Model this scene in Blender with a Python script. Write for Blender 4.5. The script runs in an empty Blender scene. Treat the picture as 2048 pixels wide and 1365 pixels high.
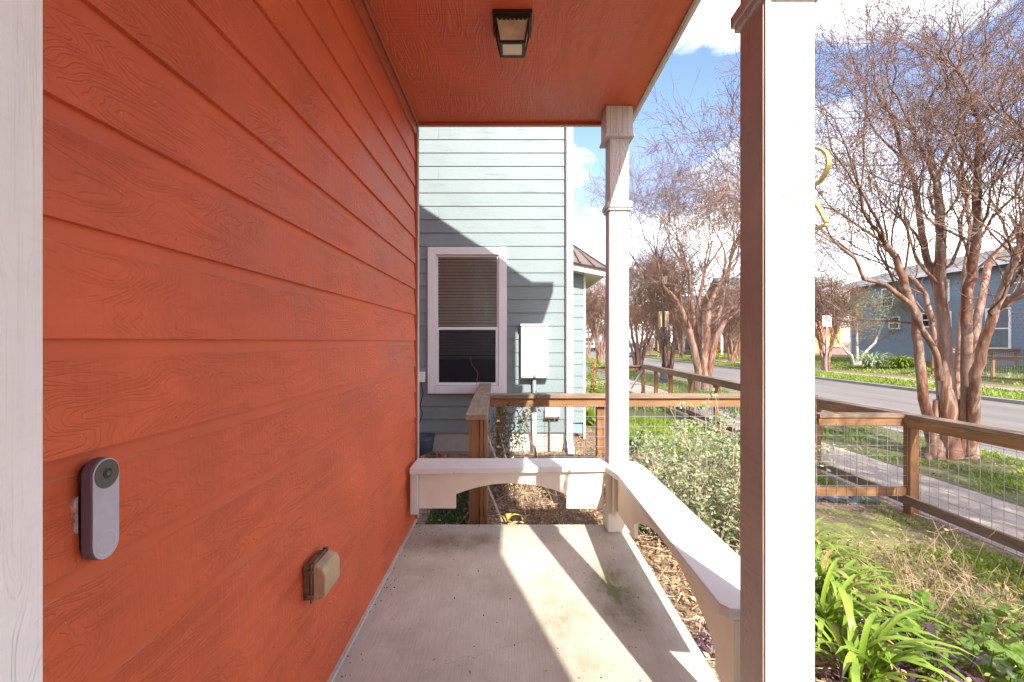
import bpy, math, random
import numpy as np
from mathutils import Vector, Matrix
C = bpy.context.scene
R = math.radians
random.seed(7); rng = np.random.default_rng(7)

# ---------------------------------------------------------------- camera, sky, sun, exposure
cd = bpy.data.cameras.new('camera'); cam = bpy.data.objects.new('camera', cd); C.collection.objects.link(cam)
CZ = 1.28
cam.location = (0, 0, CZ); cam.rotation_euler = (R(90), 0, 0)
cd.sensor_width = 36; cd.lens = 16.875; cd.clip_start = 0.02; cd.clip_end = 2000
C.camera = cam
SX, SY = .33, 1.22                                   # light travels (-SX, +SY, -1)
el = math.atan(1 / math.hypot(SX, SY))
W = bpy.data.worlds.new('World'); C.world = W; W.use_nodes = True
nt = W.node_tree; nt.nodes.clear()
n_out = nt.nodes.new('ShaderNodeOutputWorld'); n_bg = nt.nodes.new('ShaderNodeBackground')
n_sky = nt.nodes.new('ShaderNodeTexSky'); n_sky.sky_type = 'NISHITA'; n_sky.sun_disc = False
n_sky.sun_elevation = el; n_sky.sun_rotation = math.atan2(SX, -SY)
n_sky.dust_density = .5; n_sky.ozone_density = 2.0
tc = nt.nodes.new('ShaderNodeTexCoord'); mp = nt.nodes.new('ShaderNodeMapping'); mp.inputs['Scale'].default_value = (1, 1, 2.2)
mp.inputs['Location'].default_value = (5.5, .3, 9.4)
cn = nt.nodes.new('ShaderNodeTexNoise'); cn.inputs['Scale'].default_value = 2.1; cn.inputs['Detail'].default_value = 8; cn.inputs['Roughness'].default_value = .55
cr = nt.nodes.new('ShaderNodeValToRGB'); cr.color_ramp.elements[0].position = .47; cr.color_ramp.elements[1].position = .72
mx = nt.nodes.new('ShaderNodeMixRGB'); mx.inputs[2].default_value = (8.2, 7.5, 6.9, 1)
m0 = nt.nodes.new('ShaderNodeMath'); m0.operation = 'MULTIPLY'; m0.inputs[1].default_value = .9
L = nt.links.new
L(tc.outputs['Generated'], mp.inputs['Vector']); L(mp.outputs[0], cn.inputs['Vector']); L(cn.outputs[0], cr.inputs[0])
L(cr.outputs[0], m0.inputs[0]); L(m0.outputs[0], mx.inputs[0]); hs = nt.nodes.new('ShaderNodeHueSaturation'); hs.inputs['Saturation'].default_value = 1.15; hs.inputs['Value'].default_value = .68; L(n_sky.outputs[0], hs.inputs['Color']); tn = nt.nodes.new('ShaderNodeMixRGB'); tn.blend_type = 'MULTIPLY'; tn.inputs[0].default_value = 1; tn.inputs[2].default_value = (.90, .70, .68, 1); L(hs.outputs[0], tn.inputs[1]); L(tn.outputs[0], mx.inputs[1]); L(mx.outputs[0], n_bg.inputs[0])
n_bg.inputs[1].default_value = .15
L(n_bg.outputs[0], n_out.inputs[0])
sd = bpy.data.lights.new('sun', 'SUN'); sd.energy = 2.0; sd.angle = R(.55); sd.color = (1, .955, .88)
so = bpy.data.objects.new('sun', sd); C.collection.objects.link(so)
so.rotation_euler = Vector((-SX, SY, -1)).to_track_quat('-Z', 'Y').to_euler(); so.location = (4, -8, 12)
C.view_settings.view_transform = 'Standard'; C.view_settings.look = 'None'
C.view_settings.exposure = 2.4; C.view_settings.gamma = 1; C.view_settings.use_curve_mapping = False
C.cycles.max_bounces = 8; C.cycles.diffuse_bounces = 5; C.cycles.transparent_max_bounces = 12
C.cycles.sample_clamp_indirect = 6

# ---------------------------------------------------------------- helpers
def P(px, py, Y): return ((px - 1024) * Y / 960, Y, CZ - (py - 682.5) * Y / 960)

class MB:
    def __init__(s): s.v = []; s.f = []
    def box(s, x0, x1, y0, y1, z0, z1):
        b = len(s.v)
        s.v += [(x0,y0,z0),(x1,y0,z0),(x1,y1,z0),(x0,y1,z0),(x0,y0,z1),(x1,y0,z1),(x1,y1,z1),(x0,y1,z1)]
        s.f += [tuple(b+i for i in q) for q in ((3,2,1,0),(4,5,6,7),(0,1,5,4),(1,2,6,5),(2,3,7,6),(3,0,4,7))]
        return s
    def prism(s, poly, axis, a0, a1):
        # poly: 2D points in the two other axes (order x,y,z), extruded along axis
        n = len(poly); b = len(s.v)
        for a in (a0, a1):
            for (u, w) in poly:
                s.v.append({'x': (a, u, w), 'y': (u, a, w), 'z': (u, w, a)}[axis])
        s.f.append(tuple(b+i for i in range(n))[::-1]); s.f.append(tuple(b+n+i for i in range(n)))
        for i in range(n):
            j = (i+1) % n; s.f.append((b+i, b+j, b+n+j, b+n+i))
        return s
    def tube(s, pts, rad, n=6, cap=True):
        pts = [Vector(p) for p in pts]; b = len(s.v)
        if not hasattr(rad, '__len__'): rad = [rad]*len(pts)
        ref = None
        for i, p in enumerate(pts):
            d = (pts[min(i+1, len(pts)-1)] - pts[max(i-1, 0)]).normalized()
            if ref is None: ref = d.orthogonal().normalized()
            ref = (ref - d*ref.dot(d))
            ref = ref.normalized() if ref.length > 1e-6 else d.orthogonal().normalized()
            o = d.cross(ref)
            for k in range(n):
                a = 2*math.pi*k/n
                q = p + (ref*math.cos(a) + o*math.sin(a))*rad[i]
                s.v.append((q.x, q.y, q.z))
        for i in range(len(pts)-1):
            for k in range(n):
                k2 = (k+1) % n
                s.f.append((b+i*n+k, b+i*n+k2, b+(i+1)*n+k2, b+(i+1)*n+k))
        if cap:
            s.f.append(tuple(b+k for k in range(n))[::-1]); e = b+(len(pts)-1)*n
            s.f.append(tuple(e+k for k in range(n)))
        return s
    def lathe(s, prof, c=(0,0,0), n=16):
        b = len(s.v)
        for (r, z) in prof:
            for k in range(n):
                a = 2*math.pi*k/n; s.v.append((c[0]+r*math.cos(a), c[1]+r*math.sin(a), c[2]+z))
        for i in range(len(prof)-1):
            for k in range(n):
                k2 = (k+1) % n; s.f.append((b+i*n+k, b+i*n+k2, b+(i+1)*n+k2, b+(i+1)*n+k))
        s.f.append(tuple(b+k for k in range(n))[::-1]); e = b+(len(prof)-1)*n; s.f.append(tuple(e+k for k in range(n)))
        return s
    def quad(s, a, b_, c, d):
        b = len(s.v); s.v += [tuple(a), tuple(b_), tuple(c), tuple(d)]; s.f.append((b, b+1, b+2, b+3)); return s
    def mesh(s, name):
        m = bpy.data.meshes.new(name); m.from_pydata(s.v, [], s.f); m.update(); return m

def tag(o, label=None, cat=None, group=None, kind=None):
    if label: o['label'] = label
    if cat: o['category'] = cat
    if group: o['group'] = group
    if kind: o['kind'] = kind
    return o
def thing(name, label, cat, loc=(0,0,0), group=None, rz=0, kind=None):
    o = bpy.data.objects.new(name, None); C.collection.objects.link(o); o.location = loc; o.rotation_euler = (0,0,rz)
    o.empty_display_size = .1
    return tag(o, label, cat, group, kind)
def obj(name, mb, mat, parent=None, loc=None, bevel=0, smooth=False, local=False, kind=None, label=None, rot=None, solid=0):
    me = mb.mesh(name) if isinstance(mb, MB) else mb
    if mat is not None and len(me.materials) == 0: me.materials.append(mat)
    o = bpy.data.objects.new(name, me); C.collection.objects.link(o)
    if loc: o.location = loc
    if rot: o.rotation_euler = rot
    if parent is not None:
        o.parent = parent
        if not local:
            acc = Vector(parent.location)
            if parent.parent is not None and parent.type == 'MESH': acc = Vector((0,0,0)) + Vector(parent.location)
            o.matrix_parent_inverse = Matrix.Translation(-acc)
    if bevel:
        m = o.modifiers.new('bevel', 'BEVEL'); m.width = bevel; m.segments = 2; m.limit_method = 'ANGLE'; m.harden_normals = False
    if solid:
        m = o.modifiers.new('thick', 'SOLIDIFY'); m.thickness = solid; m.offset = 0
    if smooth:
        me.shade_smooth()
    return tag(o, label=label, kind=kind)
def copy_tree(o, parent=None):
    c = o.copy(); C.collection.objects.link(c)
    if parent is not None: c.parent = parent
    for ch in list(o.children): copy_tree(ch, c)
    return c
def np_mesh(name, V, F, mat, smooth=False):
    """V (n,3), F (m,k) constant k"""
    me = bpy.data.meshes.new(name); k = F.shape[1]
    me.vertices.add(len(V)); me.vertices.foreach_set('co', V.astype(np.float32).ravel())
    me.loops.add(F.size); me.loops.foreach_set('vertex_index', F.astype(np.int32).ravel())
    me.polygons.add(len(F)); me.polygons.foreach_set('loop_start', np.arange(0, F.size, k, dtype=np.int32))
    me.update(calc_edges=True); me.validate()
    if mat: me.materials.append(mat)
    if smooth: me.shade_smooth()
    return me
def scatter(name, tv, tf, pos, rot, scl, mat):
    """tv (n,3) template, tf (m,k) faces, pos (N,3), rot (N,3,3), scl (N,) or (N,3)"""
    tv = np.array(tv, float); tf = np.array(tf)
    s = np.asarray(scl, float)
    if s.ndim == 1: s = s[:, None].repeat(3, 1)
    V = np.einsum('nij,nkj->nki', rot, tv[None]*s[:, None, :]) + pos[:, None, :]
    F = tf[None] + (np.arange(len(pos))*len(tv))[:, None, None]
    return np_mesh(name, V.reshape(-1, 3), F.reshape(-1, tf.shape[1]), mat)
def rots(n, tilt=0.6, yaw=None):
    """random z-yaw, random tilt about x and y"""
    a = rng.uniform(0, 2*np.pi, n) if yaw is None else yaw
    b = rng.normal(0, tilt, n); c = rng.normal(0, tilt, n)
    ca, sa, cb, sb, cc, sc = np.cos(a), np.sin(a), np.cos(b), np.sin(b), np.cos(c), np.sin(c)
    z = np.zeros(n); o = np.ones(n)
    Rz = np.stack([ca,-sa,z, sa,ca,z, z,z,o], 1).reshape(n,3,3)
    Rx = np.stack([o,z,z, z,cb,-sb, z,sb,cb], 1).reshape(n,3,3)
    Ry = np.stack([cc,z,sc, z,o,z, -sc,z,cc], 1).reshape(n,3,3)
    return Rz @ Rx @ Ry

# ---------------------------------------------------------------- materials
class N:
    def __init__(s, name):
        s.m = bpy.data.materials.new(name); s.m.use_nodes = True; s.t = s.m.node_tree
        s.b = s.t.nodes['Principled BSDF']; s.tc = s.n('ShaderNodeTexCoord')
    def n(s, ty, **kw):
        x = s.t.nodes.new(ty)
        for k, v in kw.items(): setattr(x, k, v)
        return x
    def l(s, a, b): s.t.links.new(a, b); return b
    def vec(s, scale=(1,1,1), coord='Object', rnd=False, loc=(0,0,0), rot=(0,0,0)):
        m = s.n('ShaderNodeMapping'); m.inputs['Scale'].default_value = scale; m.inputs['Location'].default_value = loc; m.inputs['Rotation'].default_value = rot
        src = s.tc.outputs[coord]
        if rnd:
            oi = s.n('ShaderNodeObjectInfo'); mu = s.n('ShaderNodeVectorMath', operation='MULTIPLY_ADD')
            cb = s.n('ShaderNodeCombineXYZ')
            for i in range(3): s.l(oi.outputs['Random'], cb.inputs[i])
            s.l(cb.outputs[0], mu.inputs[0]); mu.inputs[1].default_value = (37, 53, 41); s.l(src, mu.inputs[2]); src = mu.outputs[0]
        s.l(src, m.inputs['Vector']); return m.outputs[0]
    def noise(s, v, scale=5, detail=4, rough=.5, dist=0):
        x = s.n('ShaderNodeTexNoise'); s.l(v, x.inputs['Vector']); x.inputs['Scale'].default_value = scale
        x.inputs['Detail'].default_value = detail; x.inputs['Roughness'].default_value = rough; x.inputs['Distortion'].default_value = dist
        return x.outputs[0]
    def voro(s, v, scale=5, feat='F1', out=0):
        x = s.n('ShaderNodeTexVoronoi', feature=feat); s.l(v, x.inputs['Vector']); x.inputs['Scale'].default_value = scale; return x.outputs[out]
    def ramp(s, f, pts):
        x = s.n('ShaderNodeValToRGB'); s.l(f, x.inputs[0]); e = x.color_ramp.elements
        while len(e) < len(pts): e.new(.5)
        for q, (p, c) in zip(e, pts): q.position = p; q.color = (c if len(c) == 4 else (*c, 1)) if hasattr(c, '__len__') else (c, c, c, 1)
        return x.outputs[0]
    def mix(s, f, a, b, mode='MIX'):
        x = s.n('ShaderNodeMixRGB', blend_type=mode)
        for i, q in enumerate((f, a, b)):
            if isinstance(q, bpy.types.NodeSocket): s.l(q, x.inputs[i])
            elif i == 0: x.inputs[0].default_value = q
            else: x.inputs[i].default_value = (*q, 1) if len(q) == 3 else q
        return x.outputs[0]
    def math(s, op, a, b=0, clamp=False):
        x = s.n('ShaderNodeMath', operation=op); x.use_clamp = clamp
        for i, q in enumerate((a, b)):
            if isinstance(q, bpy.types.NodeSocket): s.l(q, x.inputs[i])
            else: x.inputs[i].default_value = q
        return x.outputs[0]
    def sep(s, v, i):
        x = s.n('ShaderNodeSeparateXYZ'); s.l(v, x.inputs[0]); return x.outputs[i]
    def bump(s, h, strength=.3, dist=.01, prev=None):
        x = s.n('ShaderNodeBump'); s.l(h, x.inputs['Height']); x.inputs['Strength'].default_value = strength; x.inputs['Distance'].default_value = dist
        if prev is not None: s.l(prev, x.inputs['Normal'])
        s.l(x.outputs[0], s.b.inputs['Normal']); return x.outputs[0]
    def col(s, c):
        if isinstance(c, bpy.types.NodeSocket): s.l(c, s.b.inputs['Base Color'])
        else: s.b.inputs['Base Color'].default_value = (*c, 1)
        return s
    def set(s, rough=None, spec=None, metal=None, sub=None):
        if rough is not None:
            if isinstance(rough, bpy.types.NodeSocket): s.l(rough, s.b.inputs['Roughness'])
            else: s.b.inputs['Roughness'].default_value = rough
        if spec is not None: s.b.inputs['Specular IOR Level'].default_value = spec
        if metal is not None: s.b.inputs['Metallic'].default_value = metal
        return s

def simple(name, c, rough=.6, var=.12, sc=6, bump=0, spec=None, metal=None, rnd=True, bsc=40, bdist=.003):
    n = N(name); v = n.vec(rnd=rnd)
    f = n.noise(v, sc, 5, .6)
    lo = tuple(max(0, x*(1-var*1.6)) for x in c); hi = tuple(min(1, x*(1+var*1.2)) for x in c)
    n.col(n.ramp(f, [(.3, lo), (.7, hi)])); n.set(rough, spec, metal)
    if bump: n.bump(n.noise(v, bsc, 4), bump, bdist)
    return n.m

def paint_grain(name, c, axis, grain=1.0, rough=.42, smooth_strip=False, dirt=.06, fine=1.0, spec=None, groove=0):
    """embossed woodgrain fibre-cement paint; axis = direction of the grain"""
    n = N(name); i = 'xyz'.index(axis)
    sc = [1, 1, 1]; sc[i] = .26 if smooth_strip else .16
    v = n.vec(tuple(sc), rnd=True)
    warp = n.noise(v, 3.2, 3, .5)
    g1 = n.noise(v, 9, 2, .4, 0)
    ph = n.math('ADD', n.math('MULTIPLY', g1, 34), n.math('MULTIPLY', warp, 15))
    ring = n.math('SINE', n.math('MULTIPLY', ph, 6.283*fine))
    ring = n.ramp(ring, [(.0, 0), (.55, .85), (1, 1)])
    sc2 = [6, 6, 6]; sc2[i] = 90
    tool = n.noise(n.vec(tuple(sc2), rnd=True), 1, 2, .5)            # saw marks across the grain
    sc3 = [120, 120, 120]; sc3[i] = 5
    fin = n.noise(n.vec(tuple(sc3), rnd=True), 1.5, 2, .6)
    mask = n.ramp(n.noise(n.vec((1,1,1), rnd=True), 3.5, 2), [(.38, .12), (.62, 1)])
    h = n.math('MULTIPLY', ring, mask)
    h = n.math('ADD', h, n.math('MULTIPLY', tool, 1.0)); h = n.math('ADD', h, n.math('MULTIPLY', fin, .3 if smooth_strip else .6))
    base = n.noise(n.vec((1,1,1), rnd=True), 2.3, 4, .6)
    lo = tuple(x*(1-dirt*2) for x in c); hi = tuple(min(1, x*(1+dirt)) for x in c)
    colr = n.ramp(base, [(.3, lo), (.7, hi)])
    if groove:
        sg = [75, 75, 75]; sg[i] = .9
        gv = n.ramp(n.noise(n.vec(tuple(sg), rnd=True), 1.2, 4, .75), [(.30, groove), (.46, 0)])
        colr = n.mix(gv, colr, tuple(x*.30 for x in c))
        chips = n.ramp(n.noise(n.vec((30,30,9), rnd=True), 1, 5, .7), [(.27, .9), (.30, 0)])
        colr = n.mix(chips, colr, (.16, .12, .09))
    if smooth_strip:
        z = n.sep(n.tc.outputs['Object'], 2)
        sm = n.math('LESS_THAN', z, .148)
        h = n.math('MULTIPLY', h, sm)
        wob = n.math('MULTIPLY', n.noise(n.vec((1, 14, 1), rnd=True), 1.5, 2), .004)
        dz = n.math('ABSOLUTE', n.math('SUBTRACT', n.math('ADD', z, wob), .151))
        ln = n.math('LESS_THAN', dz, .0011)
        br = n.ramp(n.noise(n.vec((1, 5, 1), rnd=True), 1.2, 3), [(.44, 0), (.6, .55)])
        colr = n.mix(n.math('MULTIPLY', ln, br), colr, (.42, .24, .19))
        h = n.math('ADD', h, n.math('MULTIPLY', ln, .8))
    if smooth_strip:
        nx = n.math('PINGPONG', n.math('ADD', n.sep(n.tc.outputs['Object'], i), .11), .203); nz = n.math('SUBTRACT', n.sep(n.tc.outputs['Object'], 2), .022)
        rr_ = n.math('ADD', n.math('MULTIPLY', nx, nx), n.math('MULTIPLY', nz, nz))
        colr = n.mix(n.math('MULTIPLY', n.math('LESS_THAN', rr_, .0000045), .75), colr, (.10, .03, .02))
    sp = n.math('LESS_THAN', n.voro(n.vec((1,1,1), rnd=True), 21), .026)
    colr = n.mix(n.math('MULTIPLY', sp, .7), colr, (.7, .6, .5) if smooth_strip else (.25, .2, .16))
    n.col(colr); n.set(n.ramp(base, [(.3, rough-.05), (.7, rough+.08)]))
    n.set(spec=spec)
    n.bump(h, .85*grain, .0023)
    return n.m

M = {}
RED = (.58, .110, .040)
M['red'] = paint_grain('red_siding_paint', RED, 'y', 1.0, .50, True, spec=.32, dirt=.085)
M['redceil'] = paint_grain('red_ceiling_paint', (.60, .12, .045), 'y', 1.0, .45, fine=.55)
M['redtrim'] = paint_grain('red_trim_paint', (.42, .09, .04), 'y', .5, .45)
M['white'] = paint_grain('white_post_paint', (.58, .57, .54), 'z', 1.3, .5, dirt=.05, fine=.7, groove=.8)
M['casing'] = paint_grain('white_casing_paint', (.86, .84, .81), 'z', 1.0, .5, dirt=.04, fine=.7, groove=.22)
def benchpaint():
    n = N('white_bench_paint'); v = n.vec(); a = n.noise(v, 2.5, 5, .6)
    c = n.ramp(a, [(.3, (.585, .57, .54)), (.7, (.65, .635, .61))])
    st = n.ramp(n.noise(v, 9, 6, .75), [(.62, 0), (.74, .35)]); c = n.mix(st, c, (.34, .31, .26))
    c = n.mix(n.math('MULTIPLY', n.math('LESS_THAN', n.voro(v, 15), .05), .85), c, (.09, .07, .055))
    n.col(c); n.set(.42); n.bump(n.noise(n.vec((30,30,30)), 2, 3), .1, .003); return n.m
M['whiteb'] = benchpaint()
M['cream'] = simple('cream_paint', (.72, .66, .55), .5, .05, 4, .1)
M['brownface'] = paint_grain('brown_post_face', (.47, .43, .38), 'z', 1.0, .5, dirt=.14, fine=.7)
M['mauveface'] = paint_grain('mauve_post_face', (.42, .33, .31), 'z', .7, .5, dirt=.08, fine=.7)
M['teal'] = paint_grain('teal_siding_paint', (.195, .25, .252), 'x', .45, .55, dirt=.05)
M['tealin'] = simple('teal_wall', (.2, .33, .33), .7)
M['blue'] = paint_grain('blue_siding_paint', (.175, .235, .29), 'y', .2, .6)
M['vinyl'] = simple('white_vinyl', (.72, .72, .73), .4, .03, 4)
M['blind'] = simple('white_blind', (.92, .92, .90), .6, .05)
M['greyblind'] = simple('grey_blind', (.13, .16, .18), .5)
M['darkroom'] = simple('dark_interior', (.012, .013, .02), .7)
M['black'] = simple('black_metal', (.018, .016, .015), .45, .3, 30, .3)
M['galv'] = simple('galvanised_wire', (.42, .43, .46), .38, .15, 20, metal=.6)
M['glassp'] = simple('lamp_glass', (.60, .52, .38), .25, .18, 14)
M['terracotta'] = simple('terracotta', (.42, .13, .07), .8, .2, 12, .2)
M['tub'] = simple('blue_grey_plastic', (.03, .05, .075), .4)
M['roofmetal'] = simple('brown_roof_metal', (.12, .085, .07), .4, .15, 3)
M['roofshingle'] = simple('roof_shingle', (.15, .135, .125), .9, .3, 20, .3)
M['orange'] = simple('orange_siding', (.62, .27, .13), .7, .1, 2)
M['pink'] = simple('pink_siding', (.55, .31, .26), .7, .1, 2)
M['slate'] = simple('slate_siding', (.10, .11, .12), .7, .1, 2)
M['tan'] = simple('tan_siding', (.45, .34, .2), .7, .1, 2)
M['yellow'] = simple('yellow_paint', (.65, .42, .04), .5, .1)
M['carwhite'] = simple('white_car_paint', (.75, .76, .78), .2, .02)
M['cardark'] = simple('dark_car_paint', (.05, .055, .065), .2, .05)
M['rubber'] = simple('tyre_rubber', (.015, .015, .015), .8)
M['carglass'] = simple('car_glass', (.02, .025, .03), .08)
M['brass'] = simple('aged_brass', (.46, .40, .17), .35, .15, 30, metal=.55)
M['stone'] = simple('river_stone', (.19, .2, .22), .8, .25, 8, .3)
M['purple'] = simple('purple_leaf', (.075, .032, .06), .4, .5, 9, .1)
M['dryleaf'] = simple('dry_leaf', (.36, .21, .10), .8, .45, 1.3)
M['dryleaf2'] = simple('pale_dry_leaf', (.5, .36, .2), .8, .4, 1.3)
M['yleaf'] = simple('yellow_dead_leaf', (.62, .42, .10), .6, .35, 12, .2)
M['drystem'] = simple('dry_stem', (.42, .30, .19), .8, .3, 12)
M['stake'] = simple('weathered_stake', (.42, .37, .33), .8, .2, 12)

def leafmat(name, c, c2, rough=.4, sc=8, trans=.25):
    n = N(name); f = n.noise(n.vec(rnd=True), sc, 3)
    c_ = n.ramp(f, [(.32, c), (.68, c2)]); n.col(c_); n.set(rough)
    tr = n.n('ShaderNodeBsdfTranslucent'); n.l(n.mix(.5, c_, c2, 'MIX'), tr.inputs[0])
    mxs = n.n('ShaderNodeMixShader'); mxs.inputs[0].default_value = trans
    out = n.t.nodes['Material Output']; n.l(n.b.outputs[0], mxs.inputs[1]); n.l(tr.outputs[0], mxs.inputs[2]); n.l(mxs.outputs[0], out.inputs[0])
    return n.m
M['sage'] = leafmat('grey_green_leaf', (.19, .25, .11), (.42, .49, .31), .7, 9)
M['strap'] = leafmat('strap_leaf', (.12, .22, .018), (.31, .43, .05), .32, 3)
M['tiredstrap'] = leafmat('yellowed_strap_leaf', (.30, .24, .06), (.45, .36, .12), .5, 6)
M['glossy'] = leafmat('glossy_leaf', (.06, .13, .014), (.18, .27, .035), .22, 5)
M['grass'] = leafmat('grass_blade', (.13, .20, .015), (.30, .40, .04), .5, 1.5, .3)
M['moss'] = leafmat('moss_blade', (.12, .155, .02), (.28, .32, .05), .6, 1.7, .3)
M['vine'] = leafmat('vine_leaf', (.03, .08, .02), (.09, .17, .04), .4, 8)
M['olive'] = leafmat('olive_leaf', (.16, .19, .09), (.33, .36, .2), .6, 1)

def concrete():
    n = N('porch_concrete'); v = n.vec()
    big = n.noise(v, 1.7, 6, .6); med = n.noise(v, 8, 6, .65); fine = n.noise(n.vec((160, 7, 30)), 1, 3, .6)
    c = n.ramp(big, [(.28, (.38, .345, .27)), (.5, (.52, .49, .41)), (.72, (.61, .585, .50))])
    c = n.mix(.35, c, n.ramp(med, [(.3, (.34, .31, .24)), (.7, (.62, .59, .5))]))
    c = n.mix(n.ramp(fine, [(.35, .2), (.6, 0)]), c, (.26, .22, .18))
    for (x, y, rx, ry, k) in ((.53, 2.45, .17, .42, .75), (.2, 2.2, .22, .5, .3), (-.42, 3.02, .28, .22, .5), (-.2, 3.1, .12, .12, .4), (.28, 1.85, .12, .2, .3)):
        g = n.n('ShaderNodeTexGradient', gradient_type='SPHERICAL')
        n.l(n.vec((1/rx, 1/ry, 0), loc=(-x/rx, -y/ry, 0)), g.inputs[0])
        f = n.math('MULTIPLY', g.outputs['Fac'], n.ramp(n.noise(n.vec((1.6,.8,1)), 7, 8, .75), [(.30, 0), (.70, 1.0)]))
        f = n.math('MULTIPLY', f, k*2.7, True)
        c = n.mix(f, c, (.17, .17, .08))
    # darker mottled edge along the far rim and the wall
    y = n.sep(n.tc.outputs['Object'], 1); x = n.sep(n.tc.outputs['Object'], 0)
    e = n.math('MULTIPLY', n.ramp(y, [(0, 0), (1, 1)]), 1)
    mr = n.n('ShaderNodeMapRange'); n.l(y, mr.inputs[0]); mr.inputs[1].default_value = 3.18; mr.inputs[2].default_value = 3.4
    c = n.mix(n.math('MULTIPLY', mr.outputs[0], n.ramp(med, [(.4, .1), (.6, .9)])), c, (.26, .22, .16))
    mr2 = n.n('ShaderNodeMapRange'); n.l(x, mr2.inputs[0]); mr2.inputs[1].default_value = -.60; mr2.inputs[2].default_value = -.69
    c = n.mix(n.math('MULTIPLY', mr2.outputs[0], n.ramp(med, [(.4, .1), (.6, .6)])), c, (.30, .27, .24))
    # cold hairline crack
    wy = n.math('ADD', n.math('MULTIPLY', n.noise(n.vec((5, 0, 0)), 1.6, 6, .7), .22), -.11)
    cy = n.math('ABSOLUTE', n.math('SUBTRACT', n.math('ADD', y, wy), n.math('ADD', n.math('MULTIPLY', x, .45), 2.02)))
    inx = n.math('MULTIPLY', n.math('GREATER_THAN', x, -.36), n.math('LESS_THAN', x, .10))
    ck = n.math('MULTIPLY', n.math('LESS_THAN', cy, .0016), inx)
    c = n.mix(n.math('MULTIPLY', ck, .45), c, (.12, .1, .08))
    c = n.mix(n.math('MULTIPLY', n.math('LESS_THAN', n.voro(v, 13), .05), .9), c, (.035, .028, .022))
    c = n.mix(n.math('MULTIPLY', n.math('LESS_THAN', n.voro(n.vec(loc=(9, 3, 1)), 26), .07), .6), c, (.1, .08, .06))
    n.col(c); n.set(.85)
    n.bump(n.math('ADD', n.math('MULTIPLY', fine, 1), med), .35, .003)
    return n.m
M['slab'] = concrete()
def conc2(name, c, sc=3):
    n = N(name); v = n.vec(rnd=True); b = n.noise(v, sc, 7, .65); s_ = n.noise(v, 60, 3)
    lo = tuple(x*.66 for x in c); c_ = n.ramp(b, [(.3, lo), (.65, c)])
    c_ = n.mix(.3, c_, n.ramp(s_, [(.3, tuple(x*.6 for x in c)), (.7, tuple(min(1, x*1.25) for x in c))]))
    c_ = n.mix(n.math('MULTIPLY', n.math('LESS_THAN', n.voro(v, 9), .06), .6), c_, (.08, .06, .04))
    n.col(c_); n.set(.9); n.bump(s_, .3, .004); return n.m
M['walk'] = conc2('sidewalk_concrete', (.40, .335, .275))
M['found'] = conc2('foundation_concrete', (.50, .47, .42))
M['kerb'] = conc2('kerb_concrete', (.30, .28, .26))
def asphalt():
    n = N('asphalt'); v = n.vec(); a = n.noise(n.vec((1, .12, 1)), 1.3, 6, .65); s_ = n.noise(v, 90, 2)
    c = n.ramp(a, [(.3, (.10, .088, .078)), (.55, (.165, .145, .13)), (.75, (.23, .205, .18))])
    c = n.mix(.25, c, n.ramp(s_, [(.3, (.08, .075, .07)), (.7, (.32, .29, .26))]))
    n.col(c); n.set(.85); n.bump(s_, .4, .004); return n.m
M['asphalt'] = asphalt()
def ground():
    n = N('mulch_soil'); v = n.vec()
    a = n.noise(v, 1.1, 5, .6); b = n.voro(v, 38, 'F1', 1); b2 = n.voro(n.vec(loc=(4, 4, 0)), 75, 'F1', 1); e = n.voro(v, 38)
    bw = n.sep(b, 0); bw2 = n.sep(b2, 1)
    c = n.ramp(bw, [(0, (.055, .035, .022)), (.35, (.16, .095, .055)), (.7, (.27, .17, .105)), (1, (.46, .34, .23))])
    c = n.mix(.5, c, n.ramp(bw2, [(0, (.05, .035, .025)), (.5, (.2, .13, .085)), (1, (.40, .28, .19))]))
    c = n.mix(n.ramp(a, [(.42, 0), (.62, .45)]), c, (.30, .21, .14))
    n.col(c); n.set(.95)
    n.bump(n.math('ADD', n.math('MULTIPLY', bw, .7), n.noise(v, 25, 5, .7)), .8, .02); return n.m
M['ground'] = ground()
def lawnbase():
    n = N('lawn_soil'); v = n.vec(); a = n.noise(v, 2.2, 6, .65); b = n.noise(v, 30, 4, .7)
    c = n.ramp(a, [(.34, (.17, .12, .075)), (.5, (.11, .12, .04)), (.7, (.12, .16, .03))])
    c = n.mix(n.ramp(b, [(.35, .5), (.6, 0)]), c, (.10, .11, .03))
    n.col(c); n.set(.95); n.bump(b, .8, .03); return n.m
M['lawn'] = lawnbase()
def mossy():
    n = N('mossy_soil'); v = n.vec(); a = n.noise(v, 2.6, 7, .65); b = n.noise(v, 40, 4, .7)
    c = n.ramp(b, [(.3, (.13, .085, .05)), (.6, (.29, .205, .14)), (.8, (.38, .29, .2))])
    c = n.mix(n.ramp(a, [(.42, 0), (.55, .85)]), c, n.ramp(b, [(.3, (.10, .13, .025)), (.7, (.28, .33, .05))]))
    n.col(c); n.set(.95); n.bump(b, .8, .02); return n.m
M['mossy'] = mossy()
def wood(name, c1, c2, axis, knots=True, rough=.75):
    n = N(name); i = 'xyz'.index(axis); sc = [1,1,1]; sc[i] = .07
    v = n.vec(tuple(sc), rnd=True); g = n.noise(v, 34, 5, .7, 1.2); w = n.noise(n.vec(rnd=True), 2.2, 4, .6)
    c = n.ramp(g, [(.28, c1), (.72, c2)]); c = n.mix(n.ramp(w, [(.35, .45), (.65, 0)]), c, tuple(x*.55 for x in c1))
    if knots:
        kn = n.voro(n.vec(rnd=True), 3.1); c = n.mix(n.math('MULTIPLY', n.math('LESS_THAN', kn, .055), .8), c, (.03, .015, .01))
    n.col(c); n.set(rough); n.bump(g, .5, .003); return n.m
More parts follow.
